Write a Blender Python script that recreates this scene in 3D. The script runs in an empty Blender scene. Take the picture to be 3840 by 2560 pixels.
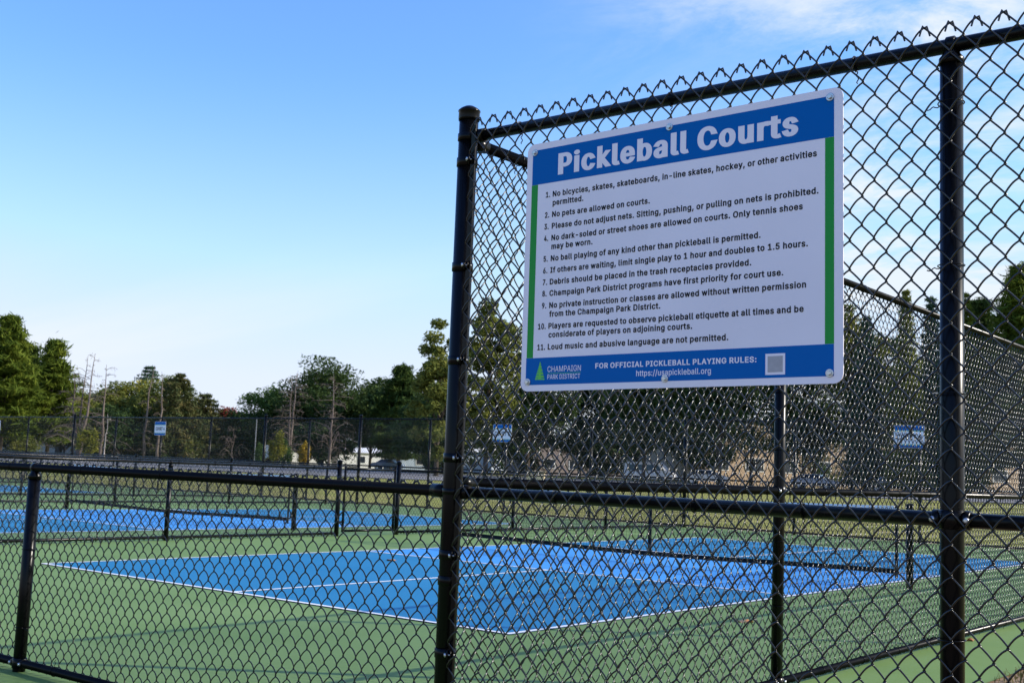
import bpy, math, random
import numpy as np
from mathutils import Vector, Matrix
from mathutils.geometry import delaunay_2d_cdt
S = bpy.context.scene
COL = S.collection
R = math.radians

# ------------------------------------------------------------------ camera
CAM_POS = (11.212, -6.491, 1.132)
cd = bpy.data.cameras.new('camera')
cam = bpy.data.objects.new('camera', cd)
COL.objects.link(cam)
yaw, pitch, roll = R(38.670), R(6.267), R(2.2696)
fw = Vector((-math.sin(yaw)*math.cos(pitch), math.cos(yaw)*math.cos(pitch), math.sin(pitch)))
rt = Vector((math.cos(yaw), math.sin(yaw), 0))
up = rt.cross(fw)
r2 = math.cos(roll)*rt + math.sin(roll)*up
u2 = -math.sin(roll)*rt + math.cos(roll)*up
m = Matrix((r2, u2, -fw)).transposed().to_4x4()
m.translation = CAM_POS
cam.matrix_world = m
cd.sensor_width = 36.0
cd.lens = 4390.08/3840*36.0
cd.clip_start = 0.05
cd.clip_end = 3000
cd.dof.use_dof = True
cd.dof.focus_distance = 3.95
cd.dof.aperture_fstop = 13.0
S.camera = cam

# ------------------------------------------------------------------ sky, sun, exposure
SUN_AZ, SUN_EL = R(50.8), R(26.6)          # azimuth from +Y towards +X
w = bpy.data.worlds.new('World')
S.world = w
w.use_nodes = True
nt = w.node_tree
N, L = nt.nodes, nt.links
bg = N['Background']
sky = N.new('ShaderNodeTexSky')
sky.sky_type = 'NISHITA'
sky.sun_disc = False
sky.sun_elevation = SUN_EL
sky.sun_rotation = SUN_AZ
sky.altitude = 200
sky.air_density = 1.0
sky.dust_density = 0.6
sky.ozone_density = 1.6
tc = N.new('ShaderNodeTexCoord')
sep = N.new('ShaderNodeSeparateXYZ')
L.new(tc.outputs['Generated'], sep.inputs[0])


def wmath(op, a, b=None, clamp=False):
    n = N.new('ShaderNodeMath'); n.operation = op; n.use_clamp = clamp
    for i, v in enumerate((a, b)):
        if v is None: continue
        if isinstance(v, (int, float)): n.inputs[i].default_value = v
        else: L.new(v, n.inputs[i])
    return n.outputs[0]


zz = wmath('ADD', wmath('MAXIMUM', sep.outputs['Z'], 0.0), 0.10)
cx = wmath('DIVIDE', sep.outputs['X'], zz)
cy = wmath('DIVIDE', sep.outputs['Y'], zz)
comb = N.new('ShaderNodeCombineXYZ')
L.new(cx, comb.inputs[0]); L.new(cy, comb.inputs[1])


def cloud(scale, rot, sx, sy, lo, hi, detail=8, rough=.62, seed=0.0, dist=.6):
    mp = N.new('ShaderNodeMapping')
    mp.inputs['Rotation'].default_value = (0, 0, rot)
    mp.inputs['Scale'].default_value = (sx, sy, 1)
    mp.inputs['Location'].default_value = (seed, seed*.7, seed*.3)
    L.new(comb.outputs[0], mp.inputs[0])
    n = N.new('ShaderNodeTexNoise')
    n.inputs['Scale'].default_value = scale
    n.inputs['Detail'].default_value = detail
    n.inputs['Roughness'].default_value = rough
    n.inputs['Distortion'].default_value = dist
    L.new(mp.outputs[0], n.inputs['Vector'])
    mr = N.new('ShaderNodeMapRange')
    mr.interpolation_type = 'SMOOTHSTEP'
    mr.inputs['From Min'].default_value = lo
    mr.inputs['From Max'].default_value = hi
    L.new(n.outputs['Fac'], mr.inputs['Value'])
    return mr.outputs[0]


fine = cloud(3.4, R(35), .8, 1.25, .34, .70, seed=3.1, dist=.35, rough=.68)
patch = cloud(.80, R(20), 1, 1.2, .30, .58, detail=3, seed=2.2)
east = N.new('ShaderNodeMapRange'); east.interpolation_type = 'SMOOTHSTEP'      # the cirrus drifts over the north-east
dotr = wmath('ADD', wmath('MULTIPLY', sep.outputs['X'], .78), wmath('MULTIPLY', sep.outputs['Y'], .62))
east.inputs['From Min'].default_value = -.06; east.inputs['From Max'].default_value = .30
L.new(dotr, east.inputs['Value'])
cirrus = wmath('MULTIPLY', wmath('MULTIPLY', fine, patch), east.outputs[0])
low = cloud(.55, R(-42), .35, 1.6, .45, .78, detail=6, rough=.5, seed=1.7, dist=.2)
lowmask = N.new('ShaderNodeMapRange')
lowmask.interpolation_type = 'SMOOTHSTEP'
for k, v in (('From Min', .02), ('From Max', .24), ('To Min', 1.0), ('To Max', 0.0)): lowmask.inputs[k].default_value = v
L.new(sep.outputs['Z'], lowmask.inputs['Value'])
band = N.new('ShaderNodeMapRange')
band.interpolation_type = 'SMOOTHSTEP'
for k, v in (('From Min', -.10), ('From Max', .34), ('To Min', 1.0), ('To Max', 0.0)): band.inputs[k].default_value = v
L.new(sep.outputs['Z'], band.inputs['Value'])
cov = wmath('ADD', wmath('MULTIPLY', cirrus, 1.1), wmath('MULTIPLY', wmath('MULTIPLY', low, lowmask.outputs[0]), .45))
cov = wmath('ADD', cov, band.outputs[0], True)
cov = wmath('MINIMUM', cov, .9)
mix = N.new('ShaderNodeMix'); mix.data_type = 'RGBA'
L.new(cov, mix.inputs['Factor'])
tint = N.new('ShaderNodeMix'); tint.data_type = 'RGBA'; tint.blend_type = 'MULTIPLY'
tint.inputs['Factor'].default_value = 1.0
tint.inputs[7].default_value = (0.50, 0.715, 1.18, 1)
L.new(sky.outputs[0], tint.inputs[6])
cap = N.new('ShaderNodeMix'); cap.data_type = 'RGBA'; cap.blend_type = 'DARKEN'; cap.inputs['Factor'].default_value = 1.0
cap.inputs[7].default_value = (2.05, 2.60, 3.8, 1)
L.new(tint.outputs[2], cap.inputs[6])
L.new(cap.outputs[2], mix.inputs[6])
mix.inputs[7].default_value = (2.85, 3.05, 3.30, 1)     # sunlit ice cloud
L.new(mix.outputs[2], bg.inputs['Color'])
bg.inputs['Strength'].default_value = 0.15

sl = bpy.data.lights.new('sun', 'SUN')
sl.energy = 3.2
sl.angle = R(0.53)
sl.color = (1.0, 0.93, 0.82)
sun = bpy.data.objects.new('sun', sl)
COL.objects.link(sun)
sd = Vector((math.sin(SUN_AZ)*math.cos(SUN_EL), math.cos(SUN_AZ)*math.cos(SUN_EL), math.sin(SUN_EL)))
sun.rotation_euler = sd.to_track_quat('Z', 'Y').to_euler()
sun.location = (30, 20, 30)
S.view_settings.view_transform = 'Standard'
S.view_settings.look = 'None'
S.view_settings.gamma = 1.0
S.view_settings.exposure = 1.05
S.cycles.max_bounces = 6
S.cycles.transparent_max_bounces = 8

# ------------------------------------------------------------------ helpers
rng = np.random.default_rng(7)
random.seed(7)


class MB:
    """collects geometry and links it as ONE mesh object"""
    def __init__(s):
        s.v, s.f, s.n = [], [], 0

    def add(s, v, f):
        s.v.append(np.asarray(v, float).reshape(-1, 3)); n = s.n
        s.f.extend([[i+n for i in q] for q in f]); s.n += len(s.v[-1])

    def box(s, c, d, rz=0.0):
        x, y, z = [k/2 for k in d]
        p = np.array([(i, j, k) for k in (-z, z) for j in (-y, y) for i in (-x, x)], float)
        if rz:
            a, b = math.cos(rz), math.sin(rz)
            p = np.stack([p[:, 0]*a-p[:, 1]*b, p[:, 0]*b+p[:, 1]*a, p[:, 2]], -1)
        s.add(p+np.array(c), [(0, 2, 3, 1), (4, 5, 7, 6), (0, 1, 5, 4), (2, 6, 7, 3), (0, 4, 6, 2), (1, 3, 7, 5)])

    def tube(s, pts, rad, n=8, caps=True):
        v, f = tube_np(np.asarray(pts, float), rad, n, caps)
        s.add(v, f)

    def cyl(s, a, b, r, n=14):
        s.tube([a, b], r, n)

    def lathe(s, prof, n=20, base=(0, 0, 0)):
        k = len(prof); v = []; f = []
        for r_, z_ in prof:
            for i in range(n):
                t = 2*math.pi*i/n
                v.append((r_*math.cos(t)+base[0], r_*math.sin(t)+base[1], z_+base[2]))
        for j in range(k-1):
            for i in range(n):
                i2 = (i+1) % n
                f.append((j*n+i, j*n+i2, (j+1)*n+i2, (j+1)*n+i))
        f.append(tuple(range(n-1, -1, -1))); f.append(tuple((k-1)*n+i for i in range(n)))
        s.add(v, f)

    def quad(s, a, b, c, d):
        s.add([a, b, c, d], [(0, 1, 2, 3)])

    def mesh(s, name, smooth=False):
        me = bpy.data.meshes.new(name)
        me.from_pydata(np.concatenate(s.v).tolist(), [], s.f)
        if smooth:
            me.polygons.foreach_set('use_smooth', [True]*len(me.polygons))
        me.update()
        return me

    def build(s, name, mat, parent=None, smooth=False, loc=(0, 0, 0), **kw):
        return link(name, s.mesh(name, smooth), mat, parent, loc, **kw)


def tube_np(P, rad, n=8, caps=True):
    P = np.asarray(P, float); k = len(P)
    rad = np.full(k, rad, float) if np.isscalar(rad) else np.asarray(rad, float)
    T = np.gradient(P, axis=0) if k > 2 else np.repeat((P[1]-P[0])[None], k, 0)
    T /= np.linalg.norm(T, axis=1)[:, None]+1e-12
    a = np.array([0, 0, 1.]) if abs(T[0, 2]) < .9 else np.array([1., 0, 0])
    nrm = a-T[0]*(a@T[0]); nrm /= np.linalg.norm(nrm)
    th = 2*np.pi*np.arange(n)/n; V = np.zeros((k, n, 3))
    for i in range(k):
        nrm = nrm-T[i]*(nrm@T[i]); nrm /= np.linalg.norm(nrm)+1e-12
        b = np.cross(T[i], nrm)
        V[i] = P[i]+rad[i]*(np.cos(th)[:, None]*nrm+np.sin(th)[:, None]*b)
    f = []
    for j in range(k-1):
        for i in range(n):
            i2 = (i+1) % n
            f.append((j*n+i, j*n+i2, (j+1)*n+i2, (j+1)*n+i))
    if caps:
        f.append(tuple(range(n-1, -1, -1))); f.append(tuple((k-1)*n+i for i in range(n)))
    return V.reshape(-1, 3), f


def fast_mesh(name, V, Q, smooth=False):
    """mesh from numpy arrays of vertices and quads"""
    me = bpy.data.meshes.new(name)
    V = np.ascontiguousarray(V, np.float32); Q = np.ascontiguousarray(Q, np.int32)
    me.vertices.add(len(V)); me.vertices.foreach_set('co', V.ravel())
    me.loops.add(Q.size); me.loops.foreach_set('vertex_index', Q.ravel())
    me.polygons.add(len(Q))
    me.polygons.foreach_set('loop_start', np.arange(0, Q.size, Q.shape[1], dtype=np.int32))
    me.polygons.foreach_set('loop_total', np.full(len(Q), Q.shape[1], np.int32))
    if smooth: me.polygons.foreach_set('use_smooth', np.ones(len(Q), bool))
    me.update(calc_edges=True)
    return me


def link(name, me, mat, parent=None, loc=(0, 0, 0), rot=None, label=None):
    o = bpy.data.objects.new(name, me)
    if mat is not None and not me.materials: me.materials.append(mat)
    COL.objects.link(o); o.location = loc
    if rot: o.rotation_euler = rot
    if parent: o.parent = parent
    if label: o['label'] = label
    return o


def tag(o, label, cat, group=None):
    o['label'] = label; o['category'] = cat
    if group: o['group'] = group
    return o


def thing(name, label, cat, loc=(0, 0, 0), rz=0.0, group=None):
    o = bpy.data.objects.new(name, None); COL.objects.link(o)
    o.empty_display_size = .2
    o.location = loc; o.rotation_euler = (0, 0, rz)
    return tag(o, label, cat, group)


def struct(o):
    o['kind'] = 'structure'; return o


# ------------------------------------------------------------------ materials
def mat(name, col, rough=.6, spec=.5, metal=0.0, coat=0.0):
    mt = bpy.data.materials.new(name); mt.use_nodes = True
    b = mt.node_tree.nodes['Principled BSDF']
    b.inputs['Base Color'].default_value = (*col, 1)
    b.inputs['Roughness'].default_value = rough
    b.inputs['Specular IOR Level'].default_value = spec
    b.inputs['Metallic'].default_value = metal
    b.inputs['Coat Weight'].default_value = coat
    return mt


def nodes(mt): return mt.node_tree.nodes, mt.node_tree.links, mt.node_tree.nodes['Principled BSDF']


def noisy(name, c1, c2, scale, rough=.7, spec=.4, bump=0.0, bscale=None, detail=6, stretch=(1, 1, 1), lo=.35, hi=.65, rvar=0.0, c3=None, scale3=1.0, lo3=.5, hi3=.7):
    mt = mat(name, c1, rough, spec)
    n, l, b = nodes(mt)
    tcn = n.new('ShaderNodeTexCoord'); mp = n.new('ShaderNodeMapping')
    mp.inputs['Scale'].default_value = stretch
    l.new(tcn.outputs['Object'], mp.inputs[0])
    def nz(sc, lo, hi, det=detail):
        t = n.new('ShaderNodeTexNoise'); t.inputs['Scale'].default_value = sc; t.inputs['Detail'].default_value = det
        l.new(mp.outputs[0], t.inputs['Vector'])
        r = n.new('ShaderNodeMapRange'); r.inputs['From Min'].default_value = lo; r.inputs['From Max'].default_value = hi
        l.new(t.outputs['Fac'], r.inputs['Value'])
        return r.outputs[0], t
    f1, t1 = nz(scale, lo, hi)
    mx = n.new('ShaderNodeMix'); mx.data_type = 'RGBA'
    mx.inputs[6].default_value = (*c1, 1); mx.inputs[7].default_value = (*c2, 1)
    l.new(f1, mx.inputs['Factor']); out = mx.outputs[2]
    if c3:
        f3, _ = nz(scale3, lo3, hi3)
        m3 = n.new('ShaderNodeMix'); m3.data_type = 'RGBA'
        l.new(out, m3.inputs[6]); m3.inputs[7].default_value = (*c3, 1); l.new(f3, m3.inputs['Factor']); out = m3.outputs[2]
    l.new(out, b.inputs['Base Color'])
    if bump:
        t2 = n.new('ShaderNodeTexNoise'); t2.inputs['Scale'].default_value = bscale or scale*4; t2.inputs['Detail'].default_value = 4
        l.new(mp.outputs[0], t2.inputs['Vector'])
        bp = n.new('ShaderNodeBump'); bp.inputs['Strength'].default_value = bump; bp.inputs['Distance'].default_value = .02
        l.new(t2.outputs['Fac'], bp.inputs['Height']); l.new(bp.outputs[0], b.inputs['Normal'])
    if rvar:
        rr = n.new('ShaderNodeMapRange'); rr.inputs['To Min'].default_value = rough-rvar; rr.inputs['To Max'].default_value = rough+rvar
        l.new(t1.outputs['Fac'], rr.inputs['Value']); l.new(rr.outputs[0], b.inputs['Roughness'])
    return mt


def acrylic(name, c1, c2, streak):
    """coloured acrylic court coating: fine sand bump, squeegee streaks along X and faint scuffs"""
    mt = mat(name, c1, .65, .15)
    n, l, b = nodes(mt)
    tcn = n.new('ShaderNodeTexCoord')
    mp = n.new('ShaderNodeMapping'); mp.inputs['Scale'].default_value = (.25, 20, 1); l.new(tcn.outputs['Object'], mp.inputs[0])
    t = n.new('ShaderNodeTexNoise'); t.inputs['Scale'].default_value = 1.6; t.inputs['Detail'].default_value = 5; l.new(mp.outputs[0], t.inputs['Vector'])
    t2 = n.new('ShaderNodeTexNoise'); t2.inputs['Scale'].default_value = .7; t2.inputs['Detail'].default_value = 8; l.new(tcn.outputs['Object'], t2.inputs['Vector'])
    a = n.new('ShaderNodeMath'); a.operation = 'MULTIPLY_ADD'; a.inputs[1].default_value = streak
    l.new(t.outputs['Fac'], a.inputs[0])
    r = n.new('ShaderNodeMapRange'); r.inputs['From Min'].default_value = .3; r.inputs['From Max'].default_value = .7; r.inputs['To Min'].default_value = -streak*.5; r.inputs['To Max'].default_value = 1-streak*.5
    l.new(t2.outputs['Fac'], r.inputs['Value']); l.new(r.outputs[0], a.inputs[2])
    mx = n.new('ShaderNodeMix'); mx.data_type = 'RGBA'; mx.clamp_factor = True
    mx.inputs[6].default_value = (*c1, 1); mx.inputs[7].default_value = (*c2, 1); l.new(a.outputs[0], mx.inputs['Factor'])
    # scuff marks: sparse pale flecks
    v = n.new('ShaderNodeTexNoise'); v.inputs['Scale'].default_value = 6.5; v.inputs['Detail'].default_value = 2; l.new(tcn.outputs['Object'], v.inputs['Vector'])
    vr = n.new('ShaderNodeMapRange'); vr.inputs['From Min'].default_value = .74; vr.inputs['From Max'].default_value = .80; vr.inputs['To Max'].default_value = .16
    l.new(v.outputs['Fac'], vr.inputs['Value'])
    mx2 = n.new('ShaderNodeMix'); mx2.data_type = 'RGBA'; l.new(mx.outputs[2], mx2.inputs[6]); mx2.inputs[7].default_value = (.5, .55, .55, 1)
    l.new(vr.outputs[0], mx2.inputs['Factor']); l.new(mx2.outputs[2], b.inputs['Base Color'])
    g = n.new('ShaderNodeTexNoise'); g.inputs['Scale'].default_value = 260; l.new(tcn.outputs['Object'], g.inputs['Vector'])
    bp = n.new('ShaderNodeBump'); bp.inputs['Strength'].default_value = .25; bp.inputs['Distance'].default_value = .002
    l.new(g.outputs['Fac'], bp.inputs['Height']); l.new(bp.outputs[0], b.inputs['Normal'])
    return mt


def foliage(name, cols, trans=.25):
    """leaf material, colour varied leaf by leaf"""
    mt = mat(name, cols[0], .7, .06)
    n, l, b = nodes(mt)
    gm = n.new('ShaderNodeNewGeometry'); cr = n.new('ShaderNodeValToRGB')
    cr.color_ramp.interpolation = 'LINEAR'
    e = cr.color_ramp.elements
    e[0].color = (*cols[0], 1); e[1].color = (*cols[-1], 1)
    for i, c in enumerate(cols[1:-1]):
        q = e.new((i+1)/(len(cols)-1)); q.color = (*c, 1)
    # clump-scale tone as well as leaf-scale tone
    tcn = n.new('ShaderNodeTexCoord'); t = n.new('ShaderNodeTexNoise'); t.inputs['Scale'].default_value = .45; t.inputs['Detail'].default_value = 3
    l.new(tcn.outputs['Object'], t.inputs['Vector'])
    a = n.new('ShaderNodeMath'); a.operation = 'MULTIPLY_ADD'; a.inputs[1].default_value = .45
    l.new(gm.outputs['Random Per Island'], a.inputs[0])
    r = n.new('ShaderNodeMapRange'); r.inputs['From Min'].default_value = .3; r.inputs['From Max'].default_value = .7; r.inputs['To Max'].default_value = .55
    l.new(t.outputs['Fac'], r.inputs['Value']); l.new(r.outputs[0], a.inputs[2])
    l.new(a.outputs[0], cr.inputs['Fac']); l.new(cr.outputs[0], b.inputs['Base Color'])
    tr = n.new('ShaderNodeBsdfTranslucent'); l.new(cr.outputs[0], tr.inputs['Color'])
    ms = n.new('ShaderNodeMixShader'); ms.inputs[0].default_value = trans
    l.new(b.outputs[0], ms.inputs[1]); l.new(tr.outputs[0], ms.inputs[2])
    l.new(ms.outputs[0], n['Material Output'].inputs['Surface'])
    return mt


def vinyl(name, rough, rvar, dust=.0):
    mt = noisy(name, (.0015, .0015, .002), (.003, .003, .0035), 9, rough=rough, spec=.16, rvar=rvar, stretch=(1, 1, .35), bump=.015, bscale=40)
    return mt


M_WIRE = mat('black_vinyl_wire', (.0012, .0012, .0018), .26, .70)
M_PIPE = vinyl('black_powder_coated_pipe', .28, .10)
M_FIT = mat('black_fitting', (.0015, .0015, .002), .25, .18)
M_STEEL = mat('galvanised_bolt', (.55, .56, .58), .32, .5, metal=.9)
M_GREEN = acrylic('green_court_acrylic', (.130, .216, .060), (.172, .262, .086), .5)
M_BLUE = acrylic('blue_court_acrylic', (.012, .165, .335), (.022, .192, .375), .35)
M_LTBLUE = acrylic('light_blue_court_acrylic', (.050, .262, .60), (.060, .285, .64), .3)
M_LINE = noisy('white_line_paint', (.74, .74, .74), (.80, .80, .80), 12, rough=.6)
M_GRASS = noisy('autumn_grass', (.225, .240, .045), (.300, .275, .080), .35, rough=.9, spec=.1, bump=.8, bscale=9, detail=10, c3=(.24, .17, .075), scale3=1.1, lo3=.57, hi3=.74)
M_DIRT = noisy('bare_dirt', (.24, .165, .105), (.31, .22, .145), 3, rough=.95, spec=.1, bump=.8, bscale=25, c3=(.09, .10, .035), scale3=2.2, lo3=.52, hi3=.6)
M_ROAD = noisy('worn_asphalt', (.19, .185, .185), (.25, .24, .235), .8, rough=.9, spec=.2, bump=.3, bscale=30)
M_SIGNW = noisy('white_sign_sheet', (.90, .845, .92), (.84, .79, .86), 2.2, rough=.26, spec=.25, rvar=.06)
M_SIGNB = mat('blue_sign_ink', (.0, .125, .44), .26, .06)
M_SIGNG = mat('green_sign_ink', (.012, .30, .045), .28, .18)
M_LOGO = mat('bright_green_logo_ink', (.10, .55, .06), .3, .5)
M_INK = mat('black_sign_ink', (.004, .004, .008), .3, .15)
M_GREYINK = noisy('grey_sign_ink', (.36, .35, .38), (.42, .41, .44), 60, rough=.3)
M_NET = mat('black_net_cord', (.006, .006, .007), .8, .2)
M_TAPE = mat('white_net_tape', (.75, .75, .77), .6, .3)
M_BARK = noisy('grey_brown_bark', (.075, .058, .045), (.12, .095, .075), 3, rough=.95, spec=.1, stretch=(1, 1, .2), bump=.5)
M_DEAD = noisy('bleached_dead_wood', (.115, .090, .075), (.19, .155, .135), 2, rough=.9, spec=.1, stretch=(1, 1, .2))
M_PALE = noisy('pale_birch_bark', (.48, .44, .40), (.20, .17, .15), 4, rough=.9, spec=.1, stretch=(1, 1, .4))
M_GLASS = mat('dark_window_glass', (.02, .025, .03), .08, .6)
M_TYRE = mat('tyre_rubber', (.015, .015, .015), .8, .2)
M_RIM = mat('alloy_rim', (.5, .5, .52), .3, .5, metal=.8)
M_LAMP = mat('headlamp_lens', (.7, .7, .7), .1, .6)

F_PINE = foliage('white_pine_needles', [(0.041, 0.073, 0.013), (0.098, 0.138, 0.018), (0.213, 0.242, 0.032)], .25)
F_PINE2 = foliage('dark_pine_needles', [(.022, .046, .014), (.046, .078, .018), (.105, .138, .028)], .2)
F_SPRUCE = foliage('browning_spruce_needles', [(0.036, 0.069, 0.023), (0.081, 0.093, 0.034), (0.178, 0.128, 0.047)], .12)
F_BLUEGREEN = foliage('blue_green_conifer_needles', [(0.033, 0.070, 0.039), (0.060, 0.107, 0.057), (0.101, 0.148, 0.071)], .12)
F_MAPLE = foliage('dark_green_maple_leaves', [(0.029, 0.057, 0.018), (0.052, 0.086, 0.025), (0.101, 0.131, 0.032)], .22)
F_GREEN = foliage('mid_green_leaves', [(0.048, 0.098, 0.025), (0.091, 0.153, 0.036), (0.151, 0.215, 0.049)], .28)
F_OLIVE = foliage('olive_autumn_leaves', [(0.091, 0.119, 0.029), (0.161, 0.183, 0.043), (0.252, 0.246, 0.053)], .3)
F_YELLOW = foliage('yellow_green_leaves', [(0.109, 0.132, 0.022), (0.209, 0.209, 0.031), (0.326, 0.271, 0.039)], .3)
F_GOLD = foliage('golden_autumn_leaves', [(0.248, 0.171, 0.019), (0.360, 0.248, 0.023), (0.360, 0.232, 0.019)], .3)
F_RED = foliage('red_maple_leaves', [(0.093, 0.070, 0.031), (0.232, 0.054, 0.039), (0.310, 0.078, 0.046)], .28)
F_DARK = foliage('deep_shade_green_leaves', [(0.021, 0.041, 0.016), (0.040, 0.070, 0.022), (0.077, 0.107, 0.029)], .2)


# ------------------------------------------------------------------ ground
def terr(x, y):
    dx = np.maximum(np.maximum(-46-x, x-9.5), 0); dy = np.maximum(np.maximum(y-18, -30-y), 0)
    rd = np.hypot(dx, dy)
    return -.02+np.minimum(.006*np.maximum(rd-3, 0), .45)


gx = np.unique(np.concatenate([np.linspace(-900, -200, 15), np.linspace(-200, 60, 105), np.linspace(60, 700, 14)]))
gy = np.unique(np.concatenate([np.linspace(-300, -40, 8), np.linspace(-40, 200, 97), np.linspace(200, 1000, 16)]))
GX, GY = np.meshgrid(gx, gy)
V = np.stack([GX.ravel(), GY.ravel(), terr(GX, GY).ravel()], -1)
nx, ny = len(gx), len(gy)
I = np.arange(nx*ny).reshape(ny, nx)
Q = np.stack([I[:-1, :-1].ravel(), I[:-1, 1:].ravel(), I[1:, 1:].ravel(), I[1:, :-1].ravel()], -1)
struct(link('ground', fast_mesh('ground', V, Q, True), M_GRASS))


def sheet(name, polys, z, mt):
    b = MB()
    for p in polys:
        b.add([(x, y, z) for x, y in p], [tuple(range(len(p)))])
    return struct(b.build(name, mt))


def rect(x0, y0, x1, y1): return [(x0, y0), (x1, y0), (x1, y1), (x0, y1)]


# one pad of green acrylic; a slightly wavering edge where it meets the dirt on the right
edge = [(9.03+.02*math.sin(y*1.7)+.012*math.sin(y*5.3), y) for y in np.linspace(-3.1, 17.55, 60)]
sheet('court_surface', [[(-45, -4.7), (8.6, -4.7), (8.75, -3.6)]+edge+[(-45, 17.55)]], 0.0, M_GREEN)
# dirt along the pad's right edge and along the foot of the far fence
b = MB()
ys = np.linspace(-4.6, 20, 80)
def wv(y): return 9.9+max(0, -1.2-y)*1.5+.35*math.sin(y*.9)+.2*math.sin(y*2.3)
for i in range(len(ys)-1):
    b.quad((8.5, ys[i], -.010), (wv(ys[i]), ys[i], -.010), (wv(ys[i+1]), ys[i+1], -.010), (8.5, ys[i+1], -.010))
b.add([(-30, -22, -.010), (32, -22, -.010), (32, -4.6, -.010), (-30, -4.6, -.010)], [(0, 1, 2, 3)])
struct(b.build('dirt_path', M_DIRT))
b = MB()
xs = np.linspace(-46, 8.9, 120)
for i in range(len(xs)-1):
    def wy(x): return 18.35+.25*math.sin(x*.7)+.12*math.sin(x*2.9)
    b.quad((xs[i], 17.5, -.012), (xs[i+1], 17.5, -.012), (xs[i+1], wy(xs[i+1]), -.012), (xs[i], wy(xs[i]), -.012))
struct(b.build('dirt_strip', M_DIRT))

# parking road across the park, following the rise of the ground
b = MB()
K = 90
tt = np.linspace(0, 4, K)
def poly(P): return list(zip(np.interp(tt, range(5), [p[0] for p in P]), np.interp(tt, range(5), [p[1] for p in P])))
near = poly([(-150, 14), (-86, 41), (-44, 55), (-8, 72), (34, 92)])
far = poly([(-190, 30), (-118, 57), (-78, 92), (-24, 135), (44, 184)])
for i in range(K-1):
    for j in range(10):
        def pt(k, s_):
            x = near[k][0]+(far[k][0]-near[k][0])*s_; y = near[k][1]+(far[k][1]-near[k][1])*s_
            return (x, y, float(terr(x, y))+.05)
        b.quad(pt(i, j/10), pt(i+1, j/10), pt(i+1, (j+1)/10), pt(i, (j+1)/10))
struct(b.build('road', M_ROAD))

CW, CL, KL = 6.096, 13.411, 4.572
courts = [0.0, -10.40, -25.65, -36.2]
blue, light, lines = [], [], []
LW = .05
for cx0 in courts:
    blue += [rect(cx0, 0, cx0+CW, KL), rect(cx0, CL-KL, cx0+CW, CL)]
    light.append(rect(cx0, KL, cx0+CW, CL-KL))
    lines += [rect(cx0, 0, cx0+LW, CL), rect(cx0+CW-LW, 0, cx0+CW, CL)]
    for y in (0, KL-LW, CL-KL, CL-LW): lines.append(rect(cx0+LW, y, cx0+CW-LW, y+LW))
    lines += [rect(cx0+CW/2-LW/2, LW, cx0+CW/2+LW/2, KL-LW), rect(cx0+CW/2-LW/2, CL-KL+LW, cx0+CW/2+LW/2, CL-LW)]
sheet('court_blue_paint', blue, .004, M_BLUE)
sheet('court_kitchen_paint', light, .004, M_LTBLUE)
sheet('court_lines', lines, .008, M_LINE)


# ------------------------------------------------------------------ chain link
def chain_link(length, z0, z1, sides, sub, wr=.0028, pitch=.072, zp=.086, hooks=True, skip=0, bow=(.0045, .002)):
    """woven chain link fabric: every wire a flattened spiral hooked into its neighbours"""
    nd = max(1, round(length/pitch)); half = length/nd/2
    nw = 2*nd
    K = int((z1-z0)/(zp/2)); h = (z1-z0)/K
    ov = wr*.95; d = wr*1.15
    def path(par):
        pts = []
        for k in range(K):
            a_r = (k+par) % 2 == 1          # starts at the right bend?
            xa = half+ov if a_r else -ov; xb = -ov if a_r else half+ov
            yside = 1.0 if a_r else -1.0      # upward to the left: behind, upward to the right: in front
            ts = np.linspace(0, 1, sub+1)[:-1]
            for t in ts:
                e = math.sin(math.pi*t)
                if t == 0:
                    y = 0.0
                else:
                    y = yside*d*(.75+.75*e)
                z = z0+(k+t)*h+bow[0 if yside < 0 else 1]*e
                pts.append((xa+(xb-xa)*t, y, z))
        a_r = (K+par) % 2 == 1
        xe = half+ov if a_r else -ov
        pts.append((xe, 0, z1))
        if hooks:
            s_ = 1 if a_r else -1
            pts.append((xe+s_*.002, s_*.003, z1+.004))
            pts.append((xe+s_*.0045, s_*.0055, z1-.005))
            pts.append((xe+s_*.0105, s_*.0060, z1-.026))
            b_r = par % 2 == 1
            xs_ = half+ov if b_r else -ov; s0 = 1 if b_r else -1
            pts = [(xs_+s0*.0105, -s0*.006, z0+.026), (xs_+s0*.0045, -s0*.0055, z0+.005), (xs_+s0*.002, -s0*.003, z0-.006)]+pts
        return np.array(pts)
    out_v, out_q, off = [], [], 0
    tiles = []
    for par in (0, 1):
        v, f = tube_np(path(par), wr, sides, caps=False)
        tiles.append((v, np.array(f, np.int64)))
    for j in range(skip, nw):
        v, f = tiles[j % 2]
        out_v.append(v+np.array([j*half, 0, 0])); out_q.append(f+off); off += len(v)
        V_ = np.concatenate(out_v)                       # a little slack: the fabric bellies and its columns wander
    X_, Z_ = V_[:, 0].copy(), V_[:, 2].copy()
    env = np.sin(np.pi*np.clip((Z_-z0)/(z1-z0), 0, 1))*np.sin(np.pi*np.clip(X_/length, 0, 1))
    V_[:, 1] += env*(.0045+.0030*np.sin(5.1*X_+2.3*Z_)+.0015*np.sin(9.7*Z_-3*X_+1))
    V_[:, 0] += env*(.0045*np.sin(4.3*Z_+2.9*X_)+.0025*np.sin(13*Z_+7*X_))
    V_[:, 2] += env*.003*np.sin(6.1*X_+3.7*Z_)
    return fast_mesh('chain_link_mesh', V_, np.concatenate(out_q), True)


def pipe(name, a, b_, r, parent, mt=None, n=16):
    q = MB(); q.cyl(a, b_, r, n)
    return q.build(name, mt or M_PIPE, parent, True)


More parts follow.
